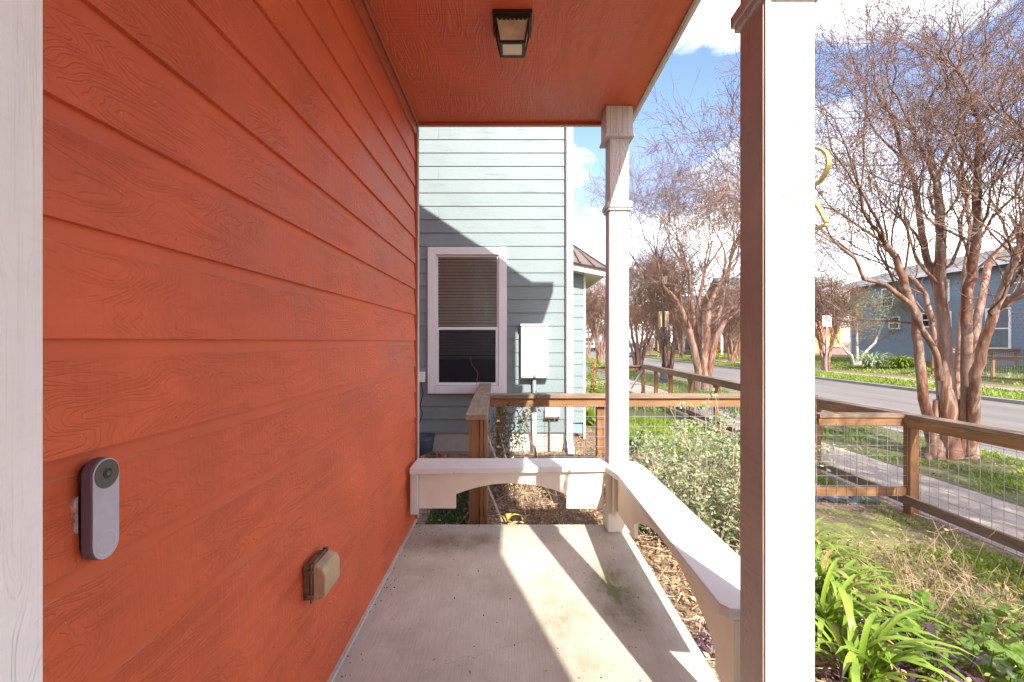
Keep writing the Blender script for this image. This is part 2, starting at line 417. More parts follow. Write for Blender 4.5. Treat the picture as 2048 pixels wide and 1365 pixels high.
for a in 'xyz':
    M['cedar'+a] = wood('cedar_'+a, (.19, .085, .03), (.42, .21, .085), a)
    M['weath'+a] = wood('weathered_cedar_'+a, (.15, .10, .065), (.36, .25, .16), a, True, .85)
def bark():
    n = N('crape_myrtle_bark'); v = n.vec((1, 1, .22), rnd=True)
    a = n.noise(v, 8.5, 6, .62, 1.1); b = n.noise(n.vec((1,1,.5), rnd=True), 2.1, 3)
    c = n.ramp(a, [(.34, (.10, .042, .026)), (.45, (.21, .085, .046)), (.53, (.25, .125, .08)), (.60, (.38, .28, .21)), (.7, (.20, .10, .065))])
    c = n.mix(n.ramp(b, [(.45, 0), (.62, .55)]), c, (.26, .195, .155))
    n.col(c); n.set(.6); n.bump(a, .4, .01); return n.m
M['bark'] = bark()
M['twig'] = simple('twig_bark', (.20, .12, .08), .8, .4, 2)
M['farbark'] = simple('far_twig_bark', (.24, .14, .095), .8, .35, 1)
def glass():
    n = N('window_glass'); t = n.n('ShaderNodeBsdfTransparent'); g = n.n('ShaderNodeBsdfGlossy'); g.inputs['Roughness'].default_value = .03
    t.inputs[0].default_value = (.80, .84, .83, 1)
    fr = n.n('ShaderNodeFresnel'); fr.inputs[0].default_value = 1.5
    mxs = n.n('ShaderNodeMixShader'); n.l(n.math('ADD', fr.outputs[0], .03, True), mxs.inputs[0]); n.l(t.outputs[0], mxs.inputs[1]); n.l(g.outputs[0], mxs.inputs[2])
    n.l(mxs.outputs[0], n.t.nodes['Material Output'].inputs[0]); return n.m
M['glass'] = glass()

# ---------------------------------------------------------------- ground and street
def prof(x):
    pts = [(-300,-.17),(.9,-.17),(4.05,-.47),(5.4,-.475),(7.6,-.5),(7.62,-.66),(15.2,-.66),(15.22,-.5),(19,-.44),(24,.08),(400,.4)]
    for (a, za), (b, zb) in zip(pts, pts[1:]):
        if x <= b: return za + (zb-za)*(x-a)/(b-a)
    return .4
xs = [-300,-60,-12,-3,-.7,.3,.9,1.4,2,2.6,3.2,3.7,4.05,5.4,6.4,7.6,7.62,15.2,15.22,17,19,21.5,24,40,120,400]
ys = [-120,-20,-5,0,1.5,3,4,5,7,10,14,20,30,50,80,140,300,900]
g = MB()
for y in ys:
    for x in xs: g.v.append((x, y, prof(x)))
for j in range(len(ys)-1):
    for i in range(len(xs)-1):
        a = j*len(xs)+i; g.f.append((a, a+1, a+1+len(xs), a+len(xs)))
obj('ground', g, M['ground'], kind='structure')
def sheet(name, x0, x1, y0, y1, mat, dz=.004, kind='structure', nx=6):
    s = MB(); X = sorted(set([x0, x1] + [x for x in xs if x0 < x < x1] + [x0+(x1-x0)*i/nx for i in range(nx)])); 
    for y in (y0, y1):
        for x in X: s.v.append((x, y, prof(x)+dz))
    k = len(X)
    for i in range(k-1): s.f.append((i, i+1, i+1+k, i+k))
    return obj(name, s, mat, kind=kind)
obj('road', MB().quad((7.75,-60,-.60),(15.07,-60,-.60),(15.07,400,-.60),(7.75,400,-.60)), M['asphalt'], kind='structure')
obj('near_kerb', MB().box(7.6,7.76,-60,400,-.7,-.488), M['kerb'], kind='structure', bevel=.02)
obj('far_kerb', MB().box(15.06,15.23,-60,400,-.7,-.488), M['kerb'], kind='structure', bevel=.02)
sheet('near_verge', 5.36, 7.6, -10, 90, M['lawn'])
sheet('neighbour_lawn', 1.3, 4.0, 6.6, 60, M['lawn'])
sheet('far_verge', 15.23, 17.6, -10, 160, M['lawn'])
sheet('far_lawn', 19.1, 24.5, -10, 160, M['lawn'])
sheet('mossy_patch', 2.15, 4.02, 1.2, 4.75, M['mossy'])
sheet('bed_shade_lawn', -.69, -.38, 3.38, 4.5, M['lawn'], .006)
sw = tag(obj('sidewalk', MB().box(4.12, 5.36, 30.5, 160, -.52, -.462), M['walk']), kind='structure')
for i in range(22):
    y0 = -2.5 + i*1.5
    obj('paving_slab', MB().box(4.12, 5.36, 0, 1.485, -.05, 0), M['walk'], sw, loc=(0, y0, -.462+random.uniform(-.004, .004)), bevel=.008)
fsw = obj('far_sidewalk', MB().box(17.6, 19.1, -10, 160, -.53, -.452), M['walk'], kind='structure')
nw = obj('neighbour_path', MB().box(.9, 4.1, 10.2, 11.3, -.40, -.30), M['walk'], kind='structure', bevel=.01)
nw.rotation_euler = (0, R(3.2), 0); nw.location = (0,0,.02)
obj('neighbour_cross_path', MB().box(1.2, 4.1, 18.0, 19.4, -.5, -.33), M['walk'], kind='structure', bevel=.01)

# ---------------------------------------------------------------- red house with porch
WX = -.694; CEIL = 2.847; YE = 3.46
house = thing('red_house', 'red lap-sided house whose porch wall and ceiling fill the left and top', 'house', (WX, 0, 0))
obj('wall', MB().box(-6, -.706, -6, YE-.01, -.3, 6.2), M['redtrim'], house)
EXPO = .183; z0 = 1.284 - 7*EXPO
bm = MB().prism([(0,0),(.0165,0),(.004,.195),(0,.195)], 'y', 0, YE-.022-.69).mesh('siding_board')
bm.materials.append(M['red'])
for k in range(15):
    obj('siding_board', bm, None, house, loc=(-.705, .69, z0+k*EXPO))
obj('frieze_board', MB().box(-.705, -.683, .69, YE-.022, 2.757, CEIL-.001), M['redtrim'], house, bevel=.003)
obj('ceiling_trim', MB().box(-.682, -.664, .1, YE-.02, 2.826, CEIL-.001), M['redtrim'], house, bevel=.006)
obj('end_trim', MB().box(-.706, -.680, YE-.02, YE, -.05, CEIL-.002), M['redtrim'], house)
obj('corner_board', MB().box(-.71, -.674, YE+.002, YE+.03, .0, CEIL-.002), M['white'], house, bevel=.002)
obj('door_casing', MB().box(-.72, -.669, -.4, .686, -.01, CEIL-.03), M['casing'], house, bevel=.003, label='white door casing board at the left edge')
obj('wall_base_strip', MB().box(-.706, -.672, .69, YE-.03, .0, .012), M['found'], house, bevel=.003)
obj('ceiling', MB().box(-.70, .842, -1.0, YE-.03, CEIL, CEIL+.04), M['redceil'], house)
obj('ceiling_edge_strip', MB().box(-.70, .842, YE-.028, YE-.004, CEIL-.020, CEIL+.05), M['redtrim'], house, bevel=.003)
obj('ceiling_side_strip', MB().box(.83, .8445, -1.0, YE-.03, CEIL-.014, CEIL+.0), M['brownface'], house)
obj('fascia', MB().box(.846, .866, -1.0, YE+.02, CEIL-.012, CEIL+.17), M['whiteb'], house, bevel=.002)
obj('fascia', MB().box(-.70, .844, YE-.002, YE+.02, CEIL-.018, CEIL+.17), M['whiteb'], house, bevel=.002)
obj('gable_wall', MB().box(-6, .82, -6, YE-.02, CEIL+.06, 3.98), M['redtrim'], house)
# gable roof, pitch .69, eave at x = 1.29
ex, ez = 1.225, 4.005
zr = lambda x: ez+.12+.69*(.95-x)
obj('roof', MB().prism([(ex, ez-.0),(ex, ez+.12),(.95, ez+.12),(-4.2, zr(-4.2)),(-9.5, ez+.12),(-9.5, ez-.02),(-4.2, zr(-4.2)-.14),(.93, ez)], 'y', 3.10, 3.76), M['roofshingle'], house)  # unseen end stretch, eave made wider to shape the shadow it casts
obj('roof', MB().prism([(.86, zr(.86)-.1),(.86, zr(.86)),(-4.2, zr(-4.2)),(-9.5, ez+.12),(-9.5, ez-.02),(-4.2, zr(-4.2)-.14)], 'y', -6.4, 3.098), M['roofshingle'], house)
obj('gable_infill', MB().prism([(.8, 3.9),(-4.2, zr(-4.2)-.2),(-9, 3.9)], 'y', 3.3, 3.44), M['redtrim'], house)
obj('shadow_lip', MB().box(.867, .905, -1.0, YE+.02, CEIL+.085, CEIL+.165), M['whiteb'], house, bevel=.006)  # unseen lip added beyond the fascia to set the slab's shadow line
# unseen wall added behind the camera to shade the slab and bounce fill
obj('unseen_shade_wall', MB().box(-.70, .99, -1.25, -1.0, -.2, 4.1), M['cream'], house)

slab = obj('porch_floor', MB().box(-.70, .785, -1.3, 3.362, -.26, 0), M['slab'], kind='structure', bevel=.014)

def post(name, label, x, y, w, face, ring_z, cap=True, dx=0):
    t = thing(name, label, 'porch post', (x, y, 0), 'square white porch posts')
    obj('shaft', MB().box(x, x+w, y, y+w, .13, CEIL-.02), M['white'], t, bevel=.004)
    obj('inner_face_overlay', MB().box(x-.0035, x-.0005, y+.004, y+w-.003, .15, CEIL-.02), face, t)  # thin overlay, coloured darker than the rest of the shaft
    obj('plinth', MB().box(x-.02, x+w+.022, y-.022, y+w+.02, 0, .135), M['cream'], t, bevel=.012)
    rg = MB()
    for (o, a, b) in ((.014, -.0, .018), (.022, .018, .052), (.012, .052, .064)):
        rg.box(x-o, x+w+o, y-o, y+w+o, ring_z+a, ring_z+b-.0005)
    obj('collar', rg, M['cream'] if False else M['white'], t, bevel=.003)
    obj('capital', MB().box(x-.028, x+w+.02, y-.03, y+w+.035, CEIL-.187, CEIL-.001), M['white'], t, bevel=.003)
    obj('capital_lip', MB().box(x-.038, x+w+.03, y-.04, y+w+.045, CEIL-.208, CEIL-.188), M['white'], t, bevel=.005)
    return t
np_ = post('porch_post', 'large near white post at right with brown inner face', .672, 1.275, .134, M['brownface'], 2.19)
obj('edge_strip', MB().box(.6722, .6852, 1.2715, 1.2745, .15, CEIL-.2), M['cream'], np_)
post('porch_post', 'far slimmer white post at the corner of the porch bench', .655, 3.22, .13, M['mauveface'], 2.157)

# benches ---------------------------------------------------------------
ZS = .455; TH = .038
def arch(a0, a1, zb, zs, zt, o0, o1, n=18):
    """board outline: from a0 to a1, bottom zb, arch opening between o0 and o1 springing zs, crown zt, top 0.417"""
    p = [(a0, ZS-TH-.001), (a0, zb), (o0, zb), (o0, zs)]
    for i in range(1, n):
        t = i/n; p.append((o0+(o1-o0)*t, zs+(zt-zs)*math.sin(math.pi*t)**.8 if False else zs+(zt-zs)*(1-(2*t-1)**2)))
    p += [(o1, zs), (o1, zb), (a1, zb), (a1, ZS-TH-.001)]
    return p
def ngon_prism(poly, axis, a0, a1):
    m = MB().prism(poly, axis, a0, a1); return m
b1 = thing('porch_bench', 'short white bench across the far end of the porch with arched apron', 'bench', (0, 3.25, 0), 'white built-in porch benches')
obj('seat', MB().prism([(-.664,3.105),(.613,3.163),(.650,3.215),(.653,3.385),(-.664,3.38)], 'z', ZS-TH, ZS), M['whiteb'], b1, bevel=.004)
obj('apron', MB().prism(arch(-.617, .61, .168, .262, .336, -.373, .362), 'y', 3.185, 3.21), M['cream'], b1, bevel=.002)
obj('ledger', MB().box(-.668, -.619, 3.15, 3.20, .14, ZS-TH-.001), M['whiteb'], b1, bevel=.003)
b2 = thing('porch_bench', 'long white bench running along the open right side of the porch', 'bench', (.76, 2.3, 0), 'white built-in porch benches')
obj('seat', MB().prism([(.6145,3.162),(.653,2.96),(.652,1.512),(.672,1.482),(.875,1.46),(.872,3.16),(.846,3.29),(.6545,3.30),(.6515,3.214)], 'z', ZS-TH, ZS-.0006), M['whiteb'], b2, bevel=.004)
obj('apron', MB().prism(arch(1.48, 3.16, .168, .25, .375, 1.62, 2.70), 'x', .685, .71), M['cream'], b2, bevel=.002)
obj('cleat', MB().box(.625, .65, 3.16, 3.20, .15, ZS-TH-.001), M['cream'], b2, bevel=.002)
obj('cleat', MB().box(.66, .683, 3.12, 3.16, .13, ZS-TH-.001), M['cream'], b2, bevel=.002)

# doorbell ----------------------------------------------------------------
def stadium(cy, cz, hw, hh, n=14):
    p = []
    for i in range(n+1):
        a = math.pi*i/n; p.append((cy+hw*math.cos(a), cz+hh-hw+hw*math.sin(a)))
    for i in range(n+1):
        a = math.pi+math.pi*i/n; p.append((cy+hw*math.cos(a), cz-hh+hw+hw*math.sin(a)))
    return p
def disc(cy, cz, r, n=32): return [(cy+r*math.cos(2*math.pi*i/n), cz+r*math.sin(2*math.pi*i/n)) for i in range(n)]
db = thing('video_doorbell', 'grey pill-shaped camera doorbell on the red wall', 'doorbell', (-.69, .787, 1.005))
cy, cz = .787, 1.006
M['bell'] = simple('lavender_grey_plastic', (.42, .40, .46), .45, .05, 40)
M['bellside'] = simple('mauve_plastic', (.13, .09, .12), .4, .05)
M['lens'] = simple('black_glass', (.02, .02, .02), .15, .05)
obj('mounting_plate', MB().prism(stadium(cy, cz, .021, .077), 'x', -.692, -.684), M['black'], db)
obj('body', MB().prism(stadium(cy, cz, .0265, .083), 'x', -.684, -.6665), M['bellside'], db, bevel=.002)
obj('face_plate', MB().prism(stadium(cy, cz, .0255, .082), 'x', -.6662, -.6645), M['bell'], db, bevel=.0007)
co = obj('camera_disc', MB().prism(disc(cy, cz+.0565, .0232), 'x', -.6644, -.6630), simple('dark_olive_plastic', (.07,.065,.055), .3), db, bevel=.0005)
obj('lens_ring', MB().prism(disc(cy, cz+.0575, .0085), 'x', -.6629, -.6622), M['lens'], co)
obj('lens', MB().prism(disc(cy+.0005, cz+.0575, .004), 'x', -.6621, -.6616), simple('lens_grey', (.12,.12,.13), .1), co)
rb = MB()
for i in range(32):
    a, b = 2*math.pi*i/32, 2*math.pi*(i+1)/32
    for (r0, r1) in ((.0188, .0196),):
        rb.quad((-.6639, cy+r0*math.cos(a), cz-.0565+r0*math.sin(a)), (-.6639, cy+r1*math.cos(a), cz-.0565+r1*math.sin(a)), (-.6639, cy+r1*math.cos(b), cz-.0565+r1*math.sin(b)), (-.6639, cy+r0*math.cos(b), cz-.0565+r0*math.sin(b)))
bt = obj('button', MB().prism(disc(cy, cz-.0565, .0185), 'x', -.6644, -.6641), M['bell'], db, bevel=.0001)
obj('button_ring', rb, simple('light_ring', (.62,.61,.66), .3), bt)
cm = MB(); random.seed(3)
pp = []
for i in range(15):
    z = cz-.030+.055*i/14; pp.append((.7588-.0025*abs(math.sin(i*1.9))-random.uniform(0,.003), z))
pp += [(.7625, cz+.027), (.7625, cz-.032)]
cm.prism(pp, 'x', -.700, -.6892)
obj('caulk_smear', cm, simple('dirty_caulk', (.50,.30,.26), .7, .4, 90), db)
random.seed(7)
# outlet cover ------------------------------------------------------------
oc = thing('outlet_cover', 'weathered tan outdoor outlet box low on the red wall', 'outlet cover', (-.69, 1.66, .49))
M['tanplastic'] = simple('tan_plastic', (.40, .29, .17), .35, .12, 20); M['tandark'] = simple('grimy_tan_plastic', (.17, .105, .065), .5, .3, 30)
obj('base', MB().box(-.694, -.668, 1.592, 1.722, .418, .532), M['tandark'], oc, bevel=.004)
obj('flange', MB().box(-.667, -.661, 1.584, 1.732, .410, .540), M['tandark'], oc, bevel=.002)
obj('lid', MB().prism([(-.660,.418),(-.624,.424),(-.618,.44),(-.618,.502),(-.628,.522),(-.660,.534)], 'y', 1.59, 1.726), M['tanplastic'], oc, bevel=.005)
for (y, z) in ((1.586,.435),(1.586,.515),(1.60,.538),(1.715,.538)):
    obj('hinge_lug', MB().box(-.675, -.655, y-.006, y+.006, z-.006, z+.006), M['tandark'], oc, bevel=.002)
# ceiling lantern ----------------------------------------------------------
lt = thing('ceiling_lantern', 'black square porch lantern with frosted panes on the red ceiling', 'lantern', (.002, 2.357, CEIL))
lx, ly = .002, 2.357
obj('ceiling_plate', MB().box(lx-.0945, lx+.0945, ly-.093, ly+.093, CEIL-.019, CEIL-.0005), M['black'], lt, bevel=.002)
zt, zb = CEIL-.021, CZ+1.433
ht, hb = .081, .060
fr = MB()
def fc(h, z, i): sx, sy = ((-1,-1),(1,-1),(1,1),(-1,1))[i]; return Vector((lx+sx*h, ly+sy*h, z))
for i in range(4):
    j = (i+1) % 4
    fr.tube([fc(ht, zt, i), fc(hb, zb, i)], .0058, 4)
    fr.tube([fc(hb, zb, i), fc(hb, zb, j)], .0062, 4)
    a, b = fc(ht-.001, zt-.004, i), fc(ht-.001, zt-.004, j); fr.tube([a, b], .010, 4)
fo = obj('frame', fr, M['black'], lt)
for i in range(4):
    j = (i+1) % 4; k = .96
    def sh(v): return Vector((lx+(v.x-lx)*k, ly+(v.y-ly)*k, v.z))
    pane = MB().quad(sh(fc(ht, zt, i)), sh(fc(ht, zt, j)), sh(fc(hb, zb, j)), sh(fc(hb, zb, i)))
    obj('pane', pane, M['glassp'], lt, solid=.002)
    sc = MB(); a, b = fc(ht+.001, zt-.010, i), fc(ht+.001, zt-.010, j)
    for q in range(7):
        c = a + (b-a)*((q+.5)/7*.86+.07); u = (b-a).normalized(); r = (b-a).length*.86/14
        inn = (Vector((lx, ly, c.z))-c).normalized()
        ring = [c + u*r*math.cos(math.pi*m/8) + (Vector((0,0,-1))+inn*.18)*(r*1.3*math.sin(math.pi*m/8)) for m in range(9)]
        bi = len(sc.v); sc.v += [tuple(x) for x in ring]; sc.f.append(tuple(range(bi, bi+9)))
    obj('scalloped_trim', sc, M['black'], lt, solid=.001)
bf = MB()
for (x0,x1,y0,y1) in ((-hb,hb,-hb,-hb+.013),(-hb,hb,hb-.013,hb),(-hb,-hb+.013,-hb+.0131,hb-.0131),(hb-.013,hb,-hb+.0131,hb-.0131)):
    bf.box(lx+x0, lx+x1, ly+y0, ly+y1, zb-.006, zb-.0002)
obj('bottom_frame', bf, M['black'], lt)
obj('bottom_pane', MB().box(lx-hb+.012, lx+hb-.012, ly-hb+.012, ly+hb-.012, zb-.002, zb+.001), simple('pale_lamp_glass', (.74,.68,.54), .3, .05), lt)
obj('side_latch', MB().box(lx-.088, lx-.079, ly-.01, ly+.012, zt-.055, zt-.0), M['tandark'], lt, bevel=.002)

# house number ------------------------------------------------------------
hn = thing('house_number', 'brass house numeral 2 standing off the street side of the near post', 'house number', (.83, 1.30, 1.72))
pz = lambda py: CZ-(py-682.5)*1.30/960
def yx(px): return .835*960/(px-1024)
path = [(1590,330),(1600,345),(1618,372),(1634,368),(1648,350),(1656,328),(1653,308),(1640,298),(1622,294),(1600,296),(1580,310),(1570,335),(1578,362),(1600,390),(1625,402),(1638,420),(1652,447)]
prv = MB(); pts = []
for (px, py) in path:
    Y = yx(px); pts.append((Y, CZ-(py-682.5)*Y/960))
def smooth2(p, n=3):
    for _ in range(n):
        q = [p[0]]
        for a, b in zip(p, p[1:]):
            q += [(a[0]*.75+b[0]*.25, a[1]*.75+b[1]*.25), (a[0]*.25+b[0]*.75, a[1]*.25+b[1]*.75)]
        q.append(p[-1]); p = q
    return p
sp_ = smooth2(pts[:-3], 2)+pts[-3:]
for x0 in (.832,):
    rib = MB(); n = len(sp_)
    for i, (y, z) in enumerate(sp_):
        a = sp_[max(i-1,0)]; b = sp_[min(i+1,n-1)]; t = Vector((b[0]-a[0], b[1]-a[1])).normalized(); nn = Vector((-t.y, t.x))*.0035
        for (xx, s_) in ((x0,1),(x0+.012,1),(x0+.012,-1),(x0,-1)): rib.v.append((xx, y+nn.x*s_, z+nn.y*s_))
    for i in range(n-1):
        for k in range(4): rib.f.append((i*4+k, i*4+(k+1)%4, (i+1)*4+(k+1)%4, (i+1)*4+k))
    rib.f += [(0,1,2,3), tuple(n*4-4+k for k in range(4))]
    num = obj('numeral', rib, M['brass'], hn)
ye = pts[-1][0]; ze = pts[-1][1]
obj('numeral_foot', MB().box(.832, .844, ye, ye+.09, ze-.006, ze), M['brass'], hn)
for py in (200, 271): 
    obj('standoff_pin', MB().box(.806, .8155, 1.296, 1.305, pz(py)-.005, pz(py)+.005), M['brass'], hn, bevel=.001)
obj('standoff_pin', MB().box(.806, .833, 1.36, 1.365, pz(392)-.003, pz(392)+.003), M['brass'], hn)

# ---------------------------------------------------------------- teal neighbour house
YN = 6.3
tl = thing('teal_house', 'pale teal lap-sided neighbouring house beyond the porch bench', 'house', (-1, YN, -.17))
wx0, wx1, wz0, wz1 = -.985+0, -.185, 1.28-(771-682.5)*YN/960, 1.28+(682.5-511)*YN/960   # rough opening
X0, X1 = -3.2, .69
E = .1745
zb0 = 1.28-(865-682.5)*YN/960
bcache = {}
def tboard(x0, x1, z):
    Lb = round(x1-x0, 3)
    if Lb not in bcache:
        m = MB().prism([(0,0),(-.016,0),(-.005,E+.012),(0,E+.012)], 'x', 0, Lb).mesh('siding_board'); m.materials.append(M['teal']); bcache[Lb] = m
    obj('siding_board', bcache[Lb], None, tl, loc=(x0, YN, z))
for k in range(26):
    z = zb0 + k*E
    if z+E > wz0-.04 and z < wz1+.04:
        segs = [(X0, wx0-.02), (wx1+.02, X1)]
    elif k % 3 == 1: segs = [(X0, -.96), (-.957, X1)]
    else: segs = [(X0, X1)]
    for a, b in segs: tboard(a, b, z)
wb = MB()
wb.box(X0, wx0-.01, YN+.001, YN+.12, zb0, 4.4).box(wx1+.01, X1, YN+.001, YN+.12, zb0, 4.4)
wb.box(wx0-.01, wx1+.01, YN+.001, YN+.12, zb0, wz0-.01).box(wx0-.01, wx1+.01, YN+.001, YN+.12, wz1+.01, 4.4)
obj('wall', wb, M['tealin'], tl)
obj('side_wall', MB().box(X1-.12, X1+.09, YN+.12, YN+.9, zb0, 4.4), M['teal'], tl)
obj('back_volume', MB().box(X0, X1-.13, YN+1.0, YN+6, zb0, 4.4), M['darkroom'], tl)
obj('foundation', MB().box(X0, X1+.05, YN+.012, YN+.5, -.4, zb0-.001), M['found'], tl)
obj('corner_board', MB().box(X1+.002, X1+.10, YN-.025, YN+.1, zb0, 4.4), M['whiteb'], tl, bevel=.003)
win = obj('window', (lambda m: m)(MB()
    .box(-1.10,-.995,YN-.045,YN+.01,wz0-.105,wz1+.10).box(-.175,-.07,YN-.045,YN+.01,wz0-.105,wz1+.10)
    .box(-.994,-.176,YN-.045,YN+.01,wz1+.002,wz1+.10).box(-.994,-.176,YN-.05,YN+.01,wz0-.105,wz0-.002)), M['vinyl'], tl, bevel=.004, label='white-trimmed window with half lowered blinds')
zm = 1.28+(682.5-659)*YN/960
sash = MB()
def ring(m, x0, x1, z0, z1, w, y0, y1):
    m.box(x0, x0+w, y0, y1, z0, z1); m.box(x1-w, x1, y0, y1, z0, z1)
    m.box(x0+w+.0003, x1-w-.0003, y0, y1, z0, z0+w); m.box(x0+w+.0003, x1-w-.0003, y0, y1, z1-w, z1)
ring(sash, -.992, -.178, zm-.02, wz1-.003, .022, YN-.012, YN+.02); 
obj('upper_sash', sash, M['vinyl'], win, bevel=.002)
s2 = MB(); ring(s2, -.992, -.178, wz0+.003, zm+.028, .036, YN-.03, YN-.0125); obj('lower_sash', s2, M['vinyl'], win, bevel=.002)
obj('pane', MB().box(-.97, -.20, YN+.002, YN+.006, zm, wz1-.02), M['glass'], win)
obj('pane', MB().box(-.957, -.214, YN-.024, YN-.020, wz0+.035, zm), M['glass'], win)
def screenmat():
    n = N('insect_screen'); t = n.n('ShaderNodeBsdfTransparent'); d = n.n('ShaderNodeBsdfDiffuse'); d.inputs[0].default_value = (.03,.033,.045,1)
    x = n.n('ShaderNodeMixShader'); x.inputs[0].default_value = .36; n.l(t.outputs[0], x.inputs[1]); n.l(d.outputs[0], x.inputs[2]); n.l(x.outputs[0], n.t.nodes['Material Output'].inputs[0]); return n.m
obj('insect_screen', MB().box(-.957, -.214, YN-.028, YN-.027, wz0+.037, zm-.01), screenmat(), win)
sl = MB(); nb = int((wz1-.02-(1.28-(708-682.5)*YN/960))/.042)
for i in range(nb+1):
    z = wz1-.03-i*.042; sl.prism([(YN+.020, z-.0185),(YN+.0225, z-.0190),(YN+.032, z+.018),(YN+.030, z+.0185)], 'x', -.97, -.2)
obj('blind_slats', sl, M['blind'], win, kind='stuff')
zbl = wz1-.03-nb*.042-.045
obj('blind_bottom_rail', MB().box(-.97,-.2,YN+.012,YN+.05,zbl-.03,zbl+.012), M['vinyl'], win)
obj('room', MB().box(-1.0,-.1,YN+.5,YN+.52,.3,2.7), M['darkroom'], win)
# eave / roof of the far projecting room
YB = 7.18
obj('bay_wall', MB().box(X1+.1, 1.065, YB+.02, YB+.3, -.1, 2.45), M['tealin'], tl)
for k in range(15):
    z = zb0-.02+k*E
    if z+E < 2.42: tboard(X1+.105, 1.066, z); C.collection.objects[-1].location.y = YB
obj('bay_corner_board', MB().box(1.068, 1.10, YB-.02, YB+.1, -.2, 2.42), M['whiteb'], tl)
ef = [(.79, 2.475),(1.34, 2.395),(1.34, 2.30),(.79, 2.40)]
obj('fascia', MB().prism([(.80,2.32),(1.36,2.21),(1.36,2.30),(.80,2.41)], 'y', 6.92, 6.95), M['whiteb'], tl)
rf = MB(); rf.v = [(.78,6.88,2.425),(1.40,6.88,2.300),(.80,7.9,2.98),(.86,6.88,2.412),(1.42,8.6,2.32),(.80,8.6,2.98)]
rf.f = [(0,1,2),(1,4,5,2)]
obj('metal_roof', rf, M['roofmetal'], tl, solid=.02)
rs = MB()
for (a, b) in (((.80,6.87,2.44),(.80,7.9,3.0)),((.98,6.87,2.405),(.92,7.68,2.86)),((1.18,6.87,2.36),(1.05,7.4,2.67)),((1.40,6.87,2.31),(.80,7.9,3.0))): rs.tube([a,b], .014, 4)
obj('roof_seam', rs, M['roofmetal'], tl)
obj('soffit', MB().quad((.79,6.95,2.33),(1.35,6.95,2.22),(1.35,8.6,2.22),(.79,8.6,2.33)), M['cream'], tl, solid=.01)
obj('main_roof', MB().prism([(-3.4,4.41),(.78,4.41),(.78,4.52),(-1.3,6.0),(-3.4,6.0)], 'y', 6.0, 13), M['roofshingle'], tl)
# meter box, conduit, small boxes, downspout
def XZ(px, py, Y=YN): p = P(px, py, Y); return p[0], p[2]
mbx = thing('electrical_panel', 'tall white electrical panel on the teal wall', 'electrical panel', (.29, YN-.05, 1.1))
YF = YN-.13
(a, zt_), (b, zb_) = XZ(1042, 648, YF), XZ(1096, 757, YF)
obj('cabinet', MB().box(a, b, YF+.006, YN-.012, zb_, zt_-.03), M['vinyl'], mbx, bevel=.004)
obj('door', MB().box(a+.006, b-.006, YF-.004, YF+.0055, zb_+.01, zt_-.045), M['vinyl'], mbx, bevel=.003)
obj('hood', MB().box(a-.008, b+.008, YF-.012, YN-.012, zt_-.0295, zt_), M['vinyl'], mbx, bevel=.004)
def text(body, size, loc, rot, mat, parent, name='lettering', ext=.0008, align='CENTER'):
    cu = bpy.data.curves.new(name, 'FONT'); cu.body = body; cu.size = size; cu.align_x = align; cu.align_y = 'CENTER'; cu.extrude = ext
    o = bpy.data.objects.new(name, cu); C.collection.objects.link(o); o.location = loc; o.rotation_euler = rot; cu.materials.append(mat)
    dg = bpy.context.evaluated_depsgraph_get(); me = bpy.data.meshes.new_from_object(o.evaluated_get(dg)); bpy.data.objects.remove(o)
    if not me.materials: me.materials.append(mat)
    o = bpy.data.objects.new(name, me); C.collection.objects.link(o); o.location = loc; o.rotation_euler = rot
    if parent is not None:
        o.parent = parent; o.matrix_parent_inverse = Matrix.Translation(-Vector(parent.location))
    return o
tx, tz = XZ(1077, 660, YF)
text('707', .075, (tx, YF-.0055, tz), (R(90),0,0), simple('faded_grey_ink', (.45,.44,.42), .6), mbx)
obj('latch', MB().box((a+b)/2-.02, (a+b)/2+.02, YF-.016, YF-.0045, zb_+.012, zb_+.05), M['galv'], mbx, bevel=.003)
obj('rating_label', MB().box(a+.05, a+.13, YF-.0052, YF-.0042, zt_-.14, zt_-.09), simple('grey_label', (.30,.30,.29), .5), mbx)
cd_ = MB(); cx, _ = XZ(1068, 700); cd_.tube([(cx, YN-.07, zb_), (cx, YN-.07, .35)], .026, 12)
cnd = obj('conduit', cd_, M['teal'], mbx, smooth=True)
obj('conduit_elbow', MB().tube([(cx, YN-.07, .35), (cx, YN-.07, -.18)], .030, 12), M['vinyl'], mbx, smooth=True)
jb = thing('junction_box', 'small grey box with thin pipe beneath on the teal wall', 'junction box', (.5, YN, .5))
(a, zt_), (b, zb_) = XZ(1090, 816, YN-.06), XZ(1118, 834, YN-.06)
obj('box', MB().box(a, b, YN-.08, YN-.012, zb_, zt_), M['vinyl'], jb, bevel=.004)
obj('lip', MB().box(a-.008, b+.008, YN-.075, YN-.014, zb_-.02, zb_-.001), M['tandark'], jb)
obj('pipe', MB().tube([((a+b)/2-.03, YN-.04, zb_-.02), ((a+b)/2-.03, YN-.04, -.2)], .009, 8), M['tandark'], jb)
ub = thing('utility_box', 'tiny white cable box with hanging wire left of the teal house window', 'utility box', (-1.15, YN, .8))
(a, zt_), (b, zb_) = XZ(836, 744), XZ(851, 764)
obj('box', MB().box(a, b, YN-.07, YN-.012, zb_, zt_), M['vinyl'], ub, bevel=.004)
obj('cable', MB().tube([(b-.05, YN-.04, zb_), (b-.02, YN-.05, zb_-.15), (b-.06, YN-.05, zb_-.3), (b-.03, YN-.04, zb_-.42), (b-.08, YN-.03, zb_-.55)], .006, 6), M['black'], ub)
ds = thing('downspout', 'white downspout with curved elbow at the teal house corner', 'downspout', (.75, YN-.06, 0))
dx0 = .705
obj('pipe', MB().box(dx0, dx0+.085, YN-.105, YN-.03, .0, 4.3), M['vinyl'], ds, bevel=.012)
